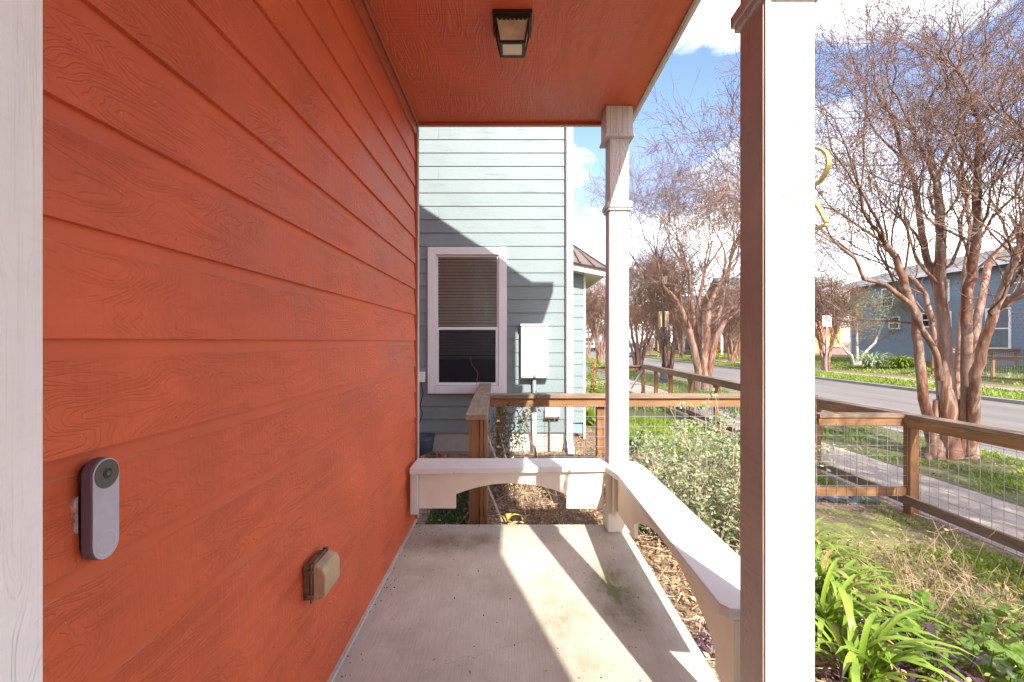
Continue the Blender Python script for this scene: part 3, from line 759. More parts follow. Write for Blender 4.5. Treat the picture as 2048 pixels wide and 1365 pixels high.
obj('elbow', MB().prism([(YN-.105,.02),(YN-.115,-.08),(YN-.24,-.15),(YN-.24,-.085),(YN-.14,-.03),(YN-.03,.02)][::1], 'x', dx0+.001, dx0+.084), M['vinyl'], ds, bevel=.006)
# planter tub and pot
tub = thing('planter_tub', 'dark blue ribbed tub standing behind the red wall end', 'planter', (-1.16, 6.0, -.17))
obj('tub_body', MB().lathe([(.14,0),(.17,.05),(.16,.07),(.18,.12),(.17,.14),(.19,.2),(.18,.22),(.20,.27),(.19,.27),(.17,.2)], (-1.16,6.0,-.17), 20), M['tub'], tub, smooth=True)
pot = thing('terracotta_pot', 'shallow terracotta pot with dead clippings beside the tub', 'flower pot', (-.90, 5.5, -.17))
obj('bowl', MB().lathe([(.09,0),(.13,.10),(.145,.10),(.148,.13),(.128,.13),(.12,.10),(.02,.10)], (-.90,5.5,-.17), 24), M['terracotta'], pot, smooth=True)
n_ = 90; th = rng.uniform(0, 6.28, n_); rr = rng.uniform(0, .11, n_)
LEAF_V = [(0,0,0),(.5,.22,.06),(1,0,0),(.5,-.22,.06)]; LEAF_F = [(0,1,2,3)]
obj('clippings', scatter('clippings', LEAF_V, LEAF_F, np.stack([-.9+rr*np.cos(th), 5.5+rr*np.sin(th), -.06+rng.uniform(0,.05,n_)],1), rots(n_,.8), rng.uniform(.02,.05,n_), M['vine']), None, pot, kind='stuff')

# ---------------------------------------------------------------- fences
def wire_mesh(p0, p1, z0a, z1a, z0b, z1b, step=.1016, r=.0022, n=4):
    """wire panel between (x,y) p0 and p1"""
    m = MB(); p0 = Vector(p0); p1 = Vector(p1); Lh = (p1-p0).length; k = int(Lh/step)
    for i in range(k+1):
        t = (i*step+.02)/Lh
        if t > 1: break
        q = p0.lerp(p1, t); za = z0a+(z0b-z0a)*t; zb2 = z1a+(z1b-z1a)*t
        m.tube([(q.x, q.y, za), (q.x, q.y, zb2)], r, n, False)
    kk = int((z1a-z0a)/step)
    for j in range(kk+1):
        za = z1a-.02-j*step; zb2 = z1b-.02-j*step
        m.tube([(p0.x, p0.y, za), (p1.x, p1.y, zb2)], r, n, False)
    return m
# A: fence between the houses, parallel to the porch end (Y = 4.9)
FY = 4.9; FT = CZ-.54
fa = thing('cedar_fence', 'cedar and wire fence crossing the yard just beyond the porch bench', 'fence', (1, FY, -.2))
obj('cap_rail', MB().box(-.30, 3.08, FY-.075, FY+.075, FT-.038, FT), M['weathx'], fa, bevel=.004)
obj('top_rail', MB().box(-.22, 3.08, FY-.045, FY-.007, FT-.128, FT-.04), M['cedarx'], fa, bevel=.003)
obj('bottom_rail', MB().box(-.22, 3.08, FY-.045, FY-.007, -.10, -.012), M['cedarx'], fa, bevel=.003)
for px in (1203,): 
    X = P(px, 0, FY)[0]; obj('post', MB().box(X-.045, X+.045, FY-.0065, FY+.08, -.4, FT-.039), M['cedarz'], fa, bevel=.003)
obj('post', MB().box(3.0, 3.09, FY-.0065, FY+.08, -.5, FT-.039), M['cedarz'], fa, bevel=.003)
X = P(1203, 0, FY)[0]
obj('post', MB().box(X-.045-1.03, X-1.03+.03, FY-.0065, FY+.08, -.4, FT-.039), M['cedarz'], fa, bevel=.003)
obj('wire_mesh', wire_mesh((-.2, FY-.05), (3.08, FY-.05), -.12, FT-.1, -.25, FT-.1), M['galv'], fa, kind='stuff')
# B: lower step of the same line up to the street fence
FB = CZ-.737
fb = thing('cedar_fence', 'lower cedar and wire fence meeting the street fence right of the big near post', 'fence', (3.6, FY, -.4))
obj('cap_rail', MB().box(3.095, 4.03, FY-.075, FY+.06, FB-.036, FB), M['weathx'], fb, bevel=.004)
obj('top_rail', MB().box(3.095, 4.0, FY-.06, FY-.022, FB-.122, FB-.038), M['cedarx'], fb, bevel=.003)
zbr = P(0, 972, FY)[2]
obj('bottom_rail', MB().box(3.02, 4.0, FY-.06, FY-.022, zbr-.09, zbr), M['cedarx'], fb, bevel=.003)
obj('wire_mesh', wire_mesh((3.05, FY-.065), (4.0, FY-.065), zbr-.20, FB-.09, zbr-.20, FB-.09), M['galv'], fb, kind='stuff')
# S: side fence between houses
fs = thing('side_fence', 'short weathered fence running from the porch bench to the teal window', 'fence', (-.3, 4.9, -.2))
zt2 = CZ-.545
sc_ = MB(); sc_.v = []
obj('cap_rail', MB().prism([(-.345,3.55),(-.185,3.55),(-.265,6.22),(-.425,6.22)], 'z', zt2-.04, zt2), M['weathy'], fs, bevel=.005)
def prz(x0, x1, y0, y1, z0, z1, sh=-.03): return MB().prism([(x0,y0),(x1,y0),(x1+sh*(y1-y0),y1),(x0+sh*(y1-y0),y1)], 'z', z0, z1)
obj('post', MB().box(-.325, -.245, 3.62, 3.70, -.3, zt2-.041), M['cedarz'], fs, bevel=.003)
obj('post', MB().box(-.237, -.218, 3.60, 3.66, -.26, zt2-.041), M['cedarz'], fs, bevel=.002)
obj('post', MB().box(-.212, -.187, 3.61, 3.67, -.26, zt2-.041), M['cedarz'], fs, bevel=.002)
obj('post', MB().box(-.36, -.27, 4.86, 4.95, -.3, zt2-.041), M['cedarz'], fs, bevel=.003)
obj('top_rail', prz(-.243, -.205, 3.68, 6.2, zt2-.13, zt2-.042), M['cedary'], fs, bevel=.003)
obj('bottom_rail', prz(-.243, -.205, 3.68, 6.2, -.06, .02), M['cedary'], fs, bevel=.003)
obj('wire_mesh', wire_mesh((-.20, 3.7), (-.28, 6.2), -.12, zt2-.1, -.12, zt2-.1), M['galv'], fs, kind='stuff')
# street fence
XS = 4.03
def ztop(Y): return CZ - (.735 + .010*(Y-4.8) if Y < 6.4 else .751-.0055*(Y-6.4))
sf = thing('street_fence', 'long cedar and wire fence running beside the sidewalk', 'fence', (XS, 8, -.47))
posts = [1.9, 3.4, 4.80, 6.32, 7.86, 9.4, 10.75, 12.15, 13.4, 14.7]
for i, Y in enumerate(posts):
    obj('post', MB().box(XS-.045, XS+.045, Y, Y+.092, -.75, ztop(Y)-.040), M['cedarz'], sf, bevel=.003)
for a, b in zip(posts, posts[1:]):
    for (nm, dz0, dz1, xo, hw, mt, ob) in (('cap_rail', -.038, 0, -.005, .075, 'weathy', .004), ('top_rail', -.128, -.040, -.066, .019, 'cedary', .003)):
        m = MB(); za, zb2 = ztop(a), ztop(b)
        for (Y, z) in ((a+.001, za), (b-.001, zb2)):
            for (xx, dz) in ((XS+xo-hw, dz0), (XS+xo+hw, dz0), (XS+xo+hw, dz1), (XS+xo-hw, dz1)): m.v.append((xx, Y, z+dz))
        m.f = [(0,1,2,3)[::-1],(4,5,6,7),(0,1,5,4),(1,2,6,5),(2,3,7,6),(3,0,4,7)]
        obj(nm, m, M[mt], sf, bevel=ob)
    obj('bottom_rail', MB().box(XS-.085, XS-.047, a+.001, b-.001, -.36, -.27), M['weathy'], sf, bevel=.003)
    obj('wire_mesh', wire_mesh((XS+.048, a+.05), (XS+.048, b+.04), -.46, ztop(a)-.05, -.46, ztop(b)-.05, r=.0024), M['galv'], sf, kind='stuff')
# brackets seen at three posts
for Y in (10.75, 12.15, 9.4):
    z = ztop(Y)-.13
    obj('knee_brace', MB().prism([(Y+.093, z),(Y+.22, z),(Y+.093, z-.16)], 'x', XS-.03, XS+.03), M['cedary'], sf)
gb = thing('steel_brace', 'slanting grey steel rod at the far corner of the street fence', 'brace', (3.9, 14.6, 0))
obj('rod', MB().tube([P(1293, 728, 14.6), P(1262, 778, 14.6)], .03, 6), M['galv'], gb)
# far return fence of the neighbour
ff = thing('far_fence', 'dark cedar return fence with tangled creeper past the teal house corner', 'fence', (3, 14.75, -.4))
zf = P(0, 731, 14.8)[2]; xl = P(1150, 0, 14.8)[0]; xm = P(1187, 0, 14.8)[0]
obj('cap_rail', MB().box(xm+.1, XS-.06, 14.75, 14.9, zf-.05, zf), M['weathx'], ff)
obj('top_rail', MB().box(xm+.1, XS-.06, 14.8, 14.84, zf-.15, zf-.051), M['cedarx'], ff)
obj('post', MB().box(xm-.07, xm+.07, 14.75, 14.89, -.5, P(0,717,14.8)[2]), M['cedarz'], ff)
obj('cap_rail', MB().box(xl-1, xm-.071, 14.75, 14.9, P(0,722,14.8)[2]-.05, P(0,722,14.8)[2]), M['weathx'], ff)
obj('wire_mesh', wire_mesh((xl-1, 14.82), (XS-.1, 14.82), -.45, zf-.05, -.45, zf-.05, r=.003), M['galv'], ff, kind='stuff')

# ---------------------------------------------------------------- trees
class TreeGen:
    def __init__(s, seed, minr=.0025):
        s.r = random.Random(seed); s.thick = []; s.thin = []; s.tips = []; s.minr = minr
    def rv(s, a): return Vector((s.r.gauss(0,a), s.r.gauss(0,a), s.r.gauss(0,a)))
    def grow(s, p, d, r, Ln, lv, maxlv, center, spread=.5):
        p = Vector(p); d = Vector(d).normalized(); nseg = 4 if lv < 3 else 3
        pts = [p.copy()]; rad = [r]; r1 = r*(.80 if lv < maxlv else .5)
        wob = .10 + .035*lv
        for i in range(nseg):
            up = .10 if lv < maxlv-1 else -.01
            d = (d + s.rv(wob) + Vector((0,0,up))).normalized()
            p = p + d*(Ln/nseg); pts.append(p.copy()); rad.append(max(s.minr, r+(r1-r)*(i+1)/nseg))
        (s.thick if r > .028 else s.thin).append((pts, rad))
        if lv >= maxlv: s.tips.append((p.copy(), d.copy())); return
        k = 2 if s.r.random() < .62 else 3
        out = Vector((p.x-center[0], p.y-center[1], 0)); out = out.normalized() if out.length > .05 else Vector((0,0,0))
        for i in range(k):
            ax = d.orthogonal().normalized(); ax = (Matrix.Rotation(s.r.uniform(0, 6.283), 3, d) @ ax)
            ang = s.r.uniform(.22, .75)*(1 if i else .6)
            nd = (Matrix.Rotation(ang, 3, ax) @ d) + out*.12*spread
            if nd.z < -.1: nd.z *= .2
            s.grow(p, nd, max(s.minr, r1*(.80 if i == 0 else s.r.uniform(.5,.72))), Ln*s.r.uniform(.70,.98), lv+1, maxlv, center, spread)
        if lv >= 1:                                     # side shoots
            for q in range(s.r.choice((1,1,2)) if lv > 2 else 1):
                j = s.r.randrange(1, nseg+1); ax = Matrix.Rotation(s.r.uniform(0,6.283), 3, d) @ d.orthogonal().normalized()
                nd = Matrix.Rotation(s.r.uniform(.6,1.2), 3, ax) @ d
                s.grow(pts[j], nd, max(s.minr, r*.30), Ln*s.r.uniform(.5,.85), max(lv+2, maxlv-2), maxlv, center, spread)
    def stem(s, pts, radii, maxlv, Ln, center, lv0=1, spread=.5, side=3):
        pts = [Vector(p) for p in pts]
        q = []; rr = []
        for i in range(len(pts)-1):
            for t in (0, .33, .66):
                w = s.rv(radii[i]*.12); q.append(pts[i].lerp(pts[i+1], t)+w); rr.append(radii[i]+(radii[i+1]-radii[i])*t)
        q.append(pts[-1]); rr.append(radii[-1]); s.thick.append((q, rr))
        d = (pts[-1]-pts[-2]).normalized()
        for i in range(3):
            ax = Matrix.Rotation(s.r.uniform(0,6.283), 3, d) @ d.orthogonal().normalized()
            s.grow(q[-1], Matrix.Rotation(s.r.uniform(.15,.6), 3, ax) @ d, rr[-1]*s.r.uniform(.6,.8), Ln, lv0, maxlv, center, spread)
        for i in range(side):
            j = s.r.randrange(len(q)//2, len(q)-1); ax = Matrix.Rotation(s.r.uniform(0,6.283), 3, d) @ d.orthogonal().normalized()
            s.grow(q[j], Matrix.Rotation(s.r.uniform(.5,1.0), 3, ax) @ d, rr[j]*.35, Ln*.9, lv0+1, maxlv, center, spread)
    def build(s, t, mat_trunk, mat_twig, caps=True, local=False, capsize=.007):
        m = MB()
        for pts, rad in s.thick: m.tube(pts, rad, 9 if rad[0] > .05 else 6, False)
        obj('trunk', m, mat_trunk, t, smooth=True, local=local)
        n3 = [x for x in s.thin]
        V = []; F = []; base = 0
        for pts, rad in n3:
            d0 = (pts[-1]-pts[0]).normalized(); a = d0.orthogonal().normalized(); b = d0.cross(a)
            k = len(pts)
            for p, r in zip(pts, rad):
                for (c, s_) in ((1,0),(-.5,.866),(-.5,-.866)): w = p+(a*c+b*s_)*r; V.append((w.x,w.y,w.z))
            for i in range(k-1):
                for j in range(3): F.append((base+i*3+j, base+i*3+(j+1)%3, base+(i+1)*3+(j+1)%3, base+(i+1)*3+j))
            base += 3*k
        if V: obj('crown', np_mesh('crown', np.array(V), np.array(F), mat_twig), None, t, local=local)
        if caps and s.tips:
            tv = [(1,0,0),(-1,0,0),(0,1,0),(0,-1,0),(0,0,1),(0,0,-1)]; tf = [(0,2,4),(2,1,4),(1,3,4),(3,0,4),(2,0,5),(1,2,5),(3,1,5),(0,3,5)]
            P_ = np.array([tuple(p+s.rv(.035)) for p, d in s.tips for _ in range(3)])
            obj('seed_capsules', scatter('seed_capsules', tv, tf, P_, rots(len(P_)), rng.uniform(.5,1.2,len(P_))*capsize, M['twig']), None, t, local=local, kind='stuff')
        return len(s.thin)

tot = 0
# hero tree, placed from its stems
Y1 = 7.3; cen = (P(1905,0,Y1)[0], Y1)
t1 = thing('crape_myrtle', 'nearest bare many-stemmed tree with cinnamon bark right of the big post', 'tree', (cen[0], Y1, -.47), 'bare street trees')
tg = TreeGen(11, .0028)
def PP(l, Y, dY=0):
    n = len(l); return [P(x, y, Y+dY*i/(n-1)) for i, (x, y) in enumerate(l)]
stems = [
 ([(1875,912),(1859,860),(1844,767),(1835,689),(1829,629),(1810,573),(1792,517),(1769,487)], 0, -.5, [.10,.085,.078,.074,.07,.066,.055,.04]),
 ([(1880,760),(1874,711),(1844,659),(1822,610),(1769,569),(1728,558),(1710,517),(1676,491)], -.1, -.7, [.055,.052,.046,.042,.036,.03,.026,.02]),
 ([(1888,905),(1882,786),(1874,711),(1863,644),(1852,592),(1829,562),(1800,545)], .15, .8, [.08,.07,.06,.055,.05,.042,.03]),
 ([(1905,915),(1898,850),(1894,767),(1889,674),(1881,573),(1881,487),(1878,420),(1874,366)], -.1, .1, [.15,.13,.115,.10,.095,.08,.068,.06]),
 ([(1884,600),(1866,550),(1855,525),(1844,469),(1834,400),(1826,352),(1808,318)], .05, .4, [.075,.07,.062,.056,.05,.042,.035]),
 ([(1925,908),(1929,850),(1932,767),(1934,674),(1936,573),(1949,506),(1956,450),(1953,400),(1955,348)], -.05, -.4, [.10,.085,.08,.08,.078,.074,.068,.062,.055]),
 ([(1938,905),(1949,805),(1952,749),(1971,674),(1993,614),(2020,543),(2038,495)], -.1, -.9, [.10,.085,.08,.075,.065,.058,.05]),
 ([(1993,614),(2018,600),(2048,580),(2090,550)], -.6, -.5, [.055,.05,.045,.04]),
 ([(1940,780),(1949,711),(1956,637),(1971,562),(1982,517),(2031,472)], .2, .7, [.08,.075,.07,.064,.06,.05]),
 ([(1912,800),(1920,700),(1926,600),(1934,520),(1942,460),(1930,380)], .3, .8, [.07,.062,.055,.05,.045,.04]),
]
for l, o, dy, rad in stems: tg.stem(PP(l, Y1+o, dy), [q*.86 for q in rad], 6, .80, cen, 1, .6, 6)
# root flare
for a in range(10):
    x, y = 1870+8*a, 918+random.uniform(-6,8); tg.thick.append(([Vector(P(x, 800, Y1+random.uniform(-.1,.15))), Vector(P(x+random.uniform(-3,3), 870, Y1)), Vector(P(x+(x-1905)*.3, y, Y1-.02+random.uniform(-.12,.12))), Vector(P(x+(x-1905)*.5, y+34, Y1-.02))], [.03,.06,.08,.10]))
tot += tg.build(t1, M['bark'], M['twig'], True)
# tree 2
Y2 = 17; cen = (P(1405,0,Y2)[0], Y2)
t2 = thing('crape_myrtle', 'second bare tree along the near verge, seen between the two posts', 'tree', (cen[0], Y2, -.49), 'bare street trees')
tg = TreeGen(23, .0036)
for l, o, dy, rad in [
 ([(1394,785),(1396,742),(1388,697),(1373,644),(1355,602),(1328,576)], 0, -1, [.15,.13,.12,.10,.08,.06]),
 ([(1402,785),(1400,737),(1391,665),(1384,592),(1375,540)], .2, .8, [.12,.10,.08,.07,.05]),
 ([(1410,788),(1410,742),(1415,657),(1420,608),(1446,560)], -.2, .2, [.14,.12,.10,.09,.07]),
 ([(1418,785),(1417,742),(1433,673),(1459,624),(1481,600)], 0, -.6, [.13,.12,.10,.085,.07]),
 ([(1406,790),(1404,705),(1400,640),(1397,608),(1410,540)], .3, .4, [.10,.09,.08,.07,.05]),
 ([(1408,760),(1424,690),(1436,640),(1452,570),(1460,530)], .3, 1.0, [.09,.08,.07,.06,.05])]:
    tg.stem(PP(l, Y2+o, dy), rad, 7, 1.1, cen, 1, .6, 3)
tot += tg.build(t2, M['bark'], M['twig'], False)
# generic prototypes
def proto(seed, H, nst, mat_t, mat_c, maxlv=6, minr=.006):
    tg = TreeGen(seed, minr); rd = random.Random(seed)
    for i in range(nst):
        a = 2*math.pi*i/nst+rd.uniform(-.3,.3); ln = rd.uniform(.10,.36)
        pts = [(math.cos(a)*.13, math.sin(a)*.13, -.1)]; h = 0
        for k in range(1, 5):
            h = k*H*.1; pts.append((math.cos(a)*(.13+ln*h*.9*(k/4)**.5)+rd.uniform(-.05,.05), math.sin(a)*(.13+ln*h*.9*(k/4)**.5)+rd.uniform(-.05,.05), h))
        tg.stem(pts, [.10,.088,.078,.068,.055], maxlv, H*.155, (0,0), 1, .6, 2)
    t = thing('crape_myrtle', '', 'tree', (0,0,0), 'bare street trees')
    tg.build(t, mat_t, mat_c, False, local=True); return t
pA = proto(5, 6.4, 7, M['bark'], M['farbark'], 6, .0055)
pB = proto(9, 6.0, 6, M['bark'], M['farbark'], 6, .008)
pC = proto(14, 7.2, 7, M['bark'], M['farbark'], 5, .012)
spots = [
 (pA, 7.0, 26.5, 1.0, 'bare tree just right of the far porch post, third along the near verge'),
 (pB, 6.6, 36.0, 1.05, 'bare tree behind the far porch post, fourth along the near verge'),
 (pC, 7.2, -2.6, 1.1, 'bare tree whose branches reach in at the upper right corner'),
 (pB, 18.3, 28.0, .93, 'bare tree behind the no parking sign across the street'),
 (pC, 20.0, 42.5, .95, 'bare tree across the street before the orange house'),
 (pB, 17.8, 50.5, .95, 'bare slender tree beside the hydrant across the street'),
 (pC, 18.5, 64, 1.0, 'bare tree behind the speed limit sign'),
 (pB, 7.4, 47, 1.1, 'bare tree far down the near verge, fifth in line'),
 (pC, 6.5, 60, 1.2, 'bare tree far down the near verge, sixth in line'),
 (pC, 18.0, 80, 1.2, 'bare tree far down the other side of the street'),
 (pA, 7.1, 21.8, .92, 'bare tree on the near verge just beyond the street lamp'),
 (pB, 17.2, 37.5, 1.0, 'bare tree on the far verge between the lamp and the orange house'),
 (pA, 25.5, 17.0, 1.0, 'bare tree in front of the blue house at the right edge'),
]
used = set(); trees = []
for (pr, x, y, s, lab) in spots:
    o = pr if id(pr) not in used else copy_tree(pr)
    used.add(id(pr)); trees.append((o, x, y, s, lab))
for i, (o, x, y, s, lab) in enumerate(trees):
    o.location = (x, y, prof(x)); o.scale = (s, s, s); o.rotation_euler = (0, 0, 1.7*i+.4); o['label'] = lab
# a far wood that reads as one brown mass
base_c = [c for c in pC.children if c.name.startswith('crown')][0].data
fw = MB(); 
rd = random.Random(4)
V = np.empty(len(base_c.vertices)*3, np.float32); base_c.vertices.foreach_get('co', V); V = V.reshape(-1,3)
Fq = np.array([tuple(p.vertices) for p in base_c.polygons])
VV = []; FF = []; off = 0
V2 = V.copy()
for i in range(26):
    x = 4+i*3.2+rd.uniform(-2,2); y = 108+rd.uniform(-6,22); s = rd.uniform(1.25,1.75); a = rd.uniform(0,6.28)
    sel = Fq[rng.random(len(Fq)) < .30]
    Q = V2*s; Q = Q @ np.array([[math.cos(a), math.sin(a),0],[-math.sin(a), math.cos(a),0],[0,0,1]]) + np.array([x, y, -.5])
    VV.append(Q); FF.append(sel+off); off += len(Q)
obj('distant_wood', np_mesh('distant_wood', np.vstack(VV), np.vstack(FF), simple('far_wood_bark', (.27,.17,.12), .9, .25, .6)), None, kind='stuff')

# ---------------------------------------------------------------- houses across the street
def windowp(parent, x, y0, y1, z0, z1, mul=False):
    w = .09; f = MB(); 
    f.box(x-.06, x-.001, y0-w, y0, z0-w, z1+w).box(x-.06, x-.001, y1, y1+w, z0-w, z1+w).box(x-.06, x-.001, y0+.001, y1-.001, z1, z1+w).box(x-.06, x-.001, y0+.001, y1-.001, z0-w, z0)
    zm_ = (z0+z1)/2; f.box(x-.045, x-.002, y0+.001, y1-.001, zm_-.03, zm_+.03)
    o = obj('window', f, M['casing'], parent)
    obj('pane', MB().box(x-.025, x-.012, y0+.001, y1-.001, z0+.001, z1-.001), M['carglass'] if not mul else M['greyblind'], o)
    return o
bh = thing('blue_house', 'two-storey pale blue lap-sided house behind the nearest tree', 'house', (27, 27, .1))
HX = 24.2
obj('wall', MB().box(HX+.02, HX+9, 12, 34.2, -.3, 5.1), M['blue'], bh)
bb = MB().prism([(0,0),(-.022,0),(-.006,.18),(0,.18)], 'y', 0, 22.2).mesh('siding_board'); bb.materials.append(M['blue'])
for k in range(28):
    obj('siding_board', bb, None, bh, loc=(HX+.019, 12, .12+k*.178))
obj('foundation', MB().box(HX+.03, HX+8, 12.01, 34.1, -.5, .119), M['found'], bh)
obj('corner_board', MB().box(HX-.02, HX+.1, 34.21, 34.35, .1, 5.1), M['vinyl'], bh)
obj('roof', MB().prism([(HX-.6,5.0),(HX-.6,5.2),(HX+4.5,6.7),(HX+9.6,5.2),(HX+9.6,5.0)], 'y', 11.5, 34.8), M['roofshingle'], bh)
obj('fascia', MB().box(HX-.66, HX-.605, 11.5, 34.8, 4.96, 5.21), M['vinyl'], bh)
windowp(bh, HX, 30.0, 30.7, 2.1, 2.75); windowp(bh, HX, 27.7, 28.25, 2.15, 2.85); windowp(bh, HX, 26.5, 27.1, 2.15, 2.85)
windowp(bh, HX, 23.35, 24.4, .95, 2.85, True); windowp(bh, HX, 25.2-.0, 25.7, .95, 2.85, True)
windowp(bh, HX, 26.6, 27.4, 3.55, 4.6); windowp(bh, HX, 30.5, 31.3, 3.55, 4.6); windowp(bh, HX, 22.5, 23.6, 3.55, 4.6, True)
# its fence
bf_ = thing('garden_fence', 'pale new timber and wire fence in front of the blue house', 'fence', (20.4, 20, 0))
FX = 19.9
def tp(py, Y): return P(0, py, Y)[2]
obj('cap_rail', MB().box(FX-.06, FX+.06, 15, 21.6, .62, .67), M['weathy'], bf_)
obj('top_rail', MB().box(FX-.02, FX+.02, 15, 21.6, .50, .60), M['cedary'], bf_)
obj('bottom_rail', MB().box(FX-.02, FX+.02, 15, 21.6, -.30, -.2), M['cedary'], bf_)
for Y in (21.5, 19.9, 18.3, 16.7):
    obj('post', MB().box(FX-.05+.08, FX+.05+.08, Y, Y+.1, -.45, .61), M['cedarz'], bf_)
obj('wire_mesh', wire_mesh((FX-.03, 15), (FX-.03, 21.5), -.4, .55, -.4, .55, r=.004), M['galv'], bf_, kind='stuff')
bf2 = thing('garden_fence', 'upper return of the timber and wire fence close to the blue house wall', 'fence', (22, 22.6, 0))
obj('cap_rail', MB().box(19.9, 24.0, 22.6, 22.75, .86, .92), M['weathx'], bf2)
obj('top_rail', MB().box(19.9, 24.0, 22.65, 22.7, .72, .83), M['cedarx'], bf2)
obj('bottom_rail', MB().box(19.9, 24.0, 22.65, 22.7, -.1, 0), M['cedarx'], bf2)
for X in (19.95, 21.3, 22.7, 23.9): obj('post', MB().box(X-.05, X+.05, 22.71, 22.8, -.4, .85), M['cedarz'], bf2)
obj('wire_mesh', wire_mesh((19.95, 22.64), (23.9, 22.64), -.3, .75, -.3, .75, r=.004), M['galv'], bf2, kind='stuff')
# orange house
oh = thing('orange_house', 'orange and pink sided house with brick ledge across the street', 'house', (26, 54, 0))
OX = 23.5
obj('wall', MB().box(OX, OX+9, 49, 60, -.3, 4.2), M['orange'], oh)
for k in range(20): obj('siding_board', MB().box(OX-.03, OX-.001, 49, 60, .9+k*.17, .9+k*.17+.155), M['orange'], oh)
obj('gable', MB().prism([(49,4.21),(54.5,8.0),(60,4.21)], 'x', OX, OX+9), M['pink'], oh)
obj('roof', MB().prism([(48.5,4.0),(54.5,8.15),(60.5,4.0),(60.5,4.25),(54.5,8.45),(48.5,4.25)], 'x', OX-.6, OX+9.5), M['roofshingle'], oh)
obj('porch_beam', MB().box(OX-2.2, OX-1.9, 48.8, 60, 2.7, 3.0), M['pink'], oh)
obj('porch_roof', MB().prism([(OX-2.5,2.98),(OX-2.5,3.1),(OX,3.75),(OX,3.6)], 'y', 48.6, 60.3), M['roofshingle'], oh)
obj('brick_ledge', MB().box(OX-.25, OX-.035, 49, 60, -.3, .85), M['terracotta'], oh)
for Y in (49, 52.6, 56.2, 59.8): obj('porch_post', MB().box(OX-2.15, OX-1.95, Y, Y+.2, -.2, 2.69), M['vinyl'], oh)
for Y in (50.5, 54, 57.5): windowp(oh, OX-.03, Y, Y+1, 1.3, 2.5)
obj('side_tower', MB().box(OX+1, OX+8, 60.1, 66, -.3, 6.2), M['pink'], oh)
dh = thing('slate_house', 'dark slate house with white porch columns across the street', 'house', (26, 72, 0))
obj('wall', MB().box(25, 34, 68, 84, -.3, 5.2), M['slate'], dh)
obj('roof', MB().prism([(67.4,5.1),(76,8.4),(84.6,5.1)], 'x', 24.4, 34.5), M['roofshingle'], dh)
obj('porch_roof', MB().prism([(22.4,2.9),(22.4,3.15),(25,3.9),(25,3.6)], 'y', 67.6, 84.4), M['vinyl'], dh)
for Y in (68, 71, 74, 77, 80, 83.4): obj('porch_post', MB().box(22.5, 22.75, Y, Y+.25, -.1, 2.88), M['vinyl'], dh)
for Y in (69.2, 72.2, 78.2): windowp(dh, 24.99, Y, Y+1.1, .9, 2.4)
th_ = thing('tan_house', 'tan house glimpsed far down the street beside the far post', 'house', (20, 118, 0))
obj('wall', MB().box(19.5, 26, 112, 122, -.3, 3.4), M['tan'], th_)
obj('roof', MB().prism([(19,3.3),(22.8,5.4),(26.5,3.3)], 'y', 111.5, 122.5), M['roofshingle'], th_)
for x in (20.3, 22.5): obj('window', MB().box(x, x+1, 111.93, 111.98, 1, 2.4), M['vinyl'], th_)

# ---------------------------------------------------------------- vehicles
def car(name, label, loc, rz, body, suv=True, group='vehicles parked far along the street'):
    t = thing(name, label, 'car', loc, group, rz)
    h = 1.75 if suv else 1.45; Lc = 4.6
    pr = [(-2.3,.35),(-2.3,.85),(-2.15,1.0),(-1.2,1.08),(-.6,h-.05),(.2,h),(1.6,h-.04),(2.15,1.1),(2.3,.95),(2.3,.35)]
    obj('body', MB().prism([(x,z) for x,z in pr], 'y', -.9, .9), body, t, local=True, bevel=.06)
    obj('windscreen', MB().prism([(-1.14,1.13),(-.64,h-.11),(-.66,h-.10),(-1.2,1.12)], 'y', -.76, .76), M['carglass'], t, local=True)
    for s in (-1, 1):
        obj('side_window', MB().prism([(-1.0,1.1),(-.52,h-.12),(1.5,h-.12),(1.9,1.12)], 'y', s*.905-.008, s*.905+.008), M['carglass'], t, local=True)
        obj('headlight', MB().box(-2.33,-2.27, s*.68-.15, s*.68+.15, .7,.86), M['vinyl'], t, local=True)
        for x in (-1.4, 1.45):
            m = MB().tube([(x, s*.72, .34), (x, s*.92, .34)], .34, 18); wh = obj('wheel', m, M['rubber'], t, local=True)
            obj('rim', MB().tube([(x, s*.925, .34), (x, s*.935, .34)], .2, 12), M['galv'], wh, local=True)
    obj('rear_window', MB().prism([(1.68,h-.14),(2.08,1.16),(2.12,1.16),(1.72,h-.14)], 'y', -.7, .7), M['carglass'], t, local=True)
    obj('bumper', MB().box(-2.36,-2.31,-.85,.85,.38,.6), M['black'], t, local=True)
    return t
car('parked_suv', 'white and dark pickup parked furthest down the street', (P(1178,0,92)[0], 92, -.6), R(90), M['carwhite'])
car('parked_car', 'grey car partly hidden by the far porch post', (P(1210,0,80)[0], 80, -.6), R(90), M['cardark'], False)
car('parked_suv', 'white suv behind the stems of the third bare tree', (P(1268,0,58)[0]-.3, 58, -.6), R(90), M['carwhite'])
rv = thing('camper_van', 'white camper body parked beyond the dark pickup', 'camper', (P(1172,0,104)[0], 104, -.6), 'vehicles parked far along the street')
xx = P(1172,0,104)[0]
obj('body', MB().box(xx-1.2, xx+1.2, 101, 108, .1, 2.9), M['carwhite'], rv, bevel=.1)
obj('windscreen', MB().box(xx-.9, xx+.9, 100.95, 100.99, 1.2, 2.0), M['carglass'], rv)
yt = thing('yellow_truck', 'yellow boxy truck far behind the bare tree with the no parking sign', 'truck', (53, 79, .1))
obj('cargo_box', MB().box(52.7, 54.1, 79, 84, .6, 3.4), M['yellow'], yt, bevel=.06)
obj('chassis', MB().box(52.8, 54.0, 78.9, 84, .1, .59), M['black'], yt)
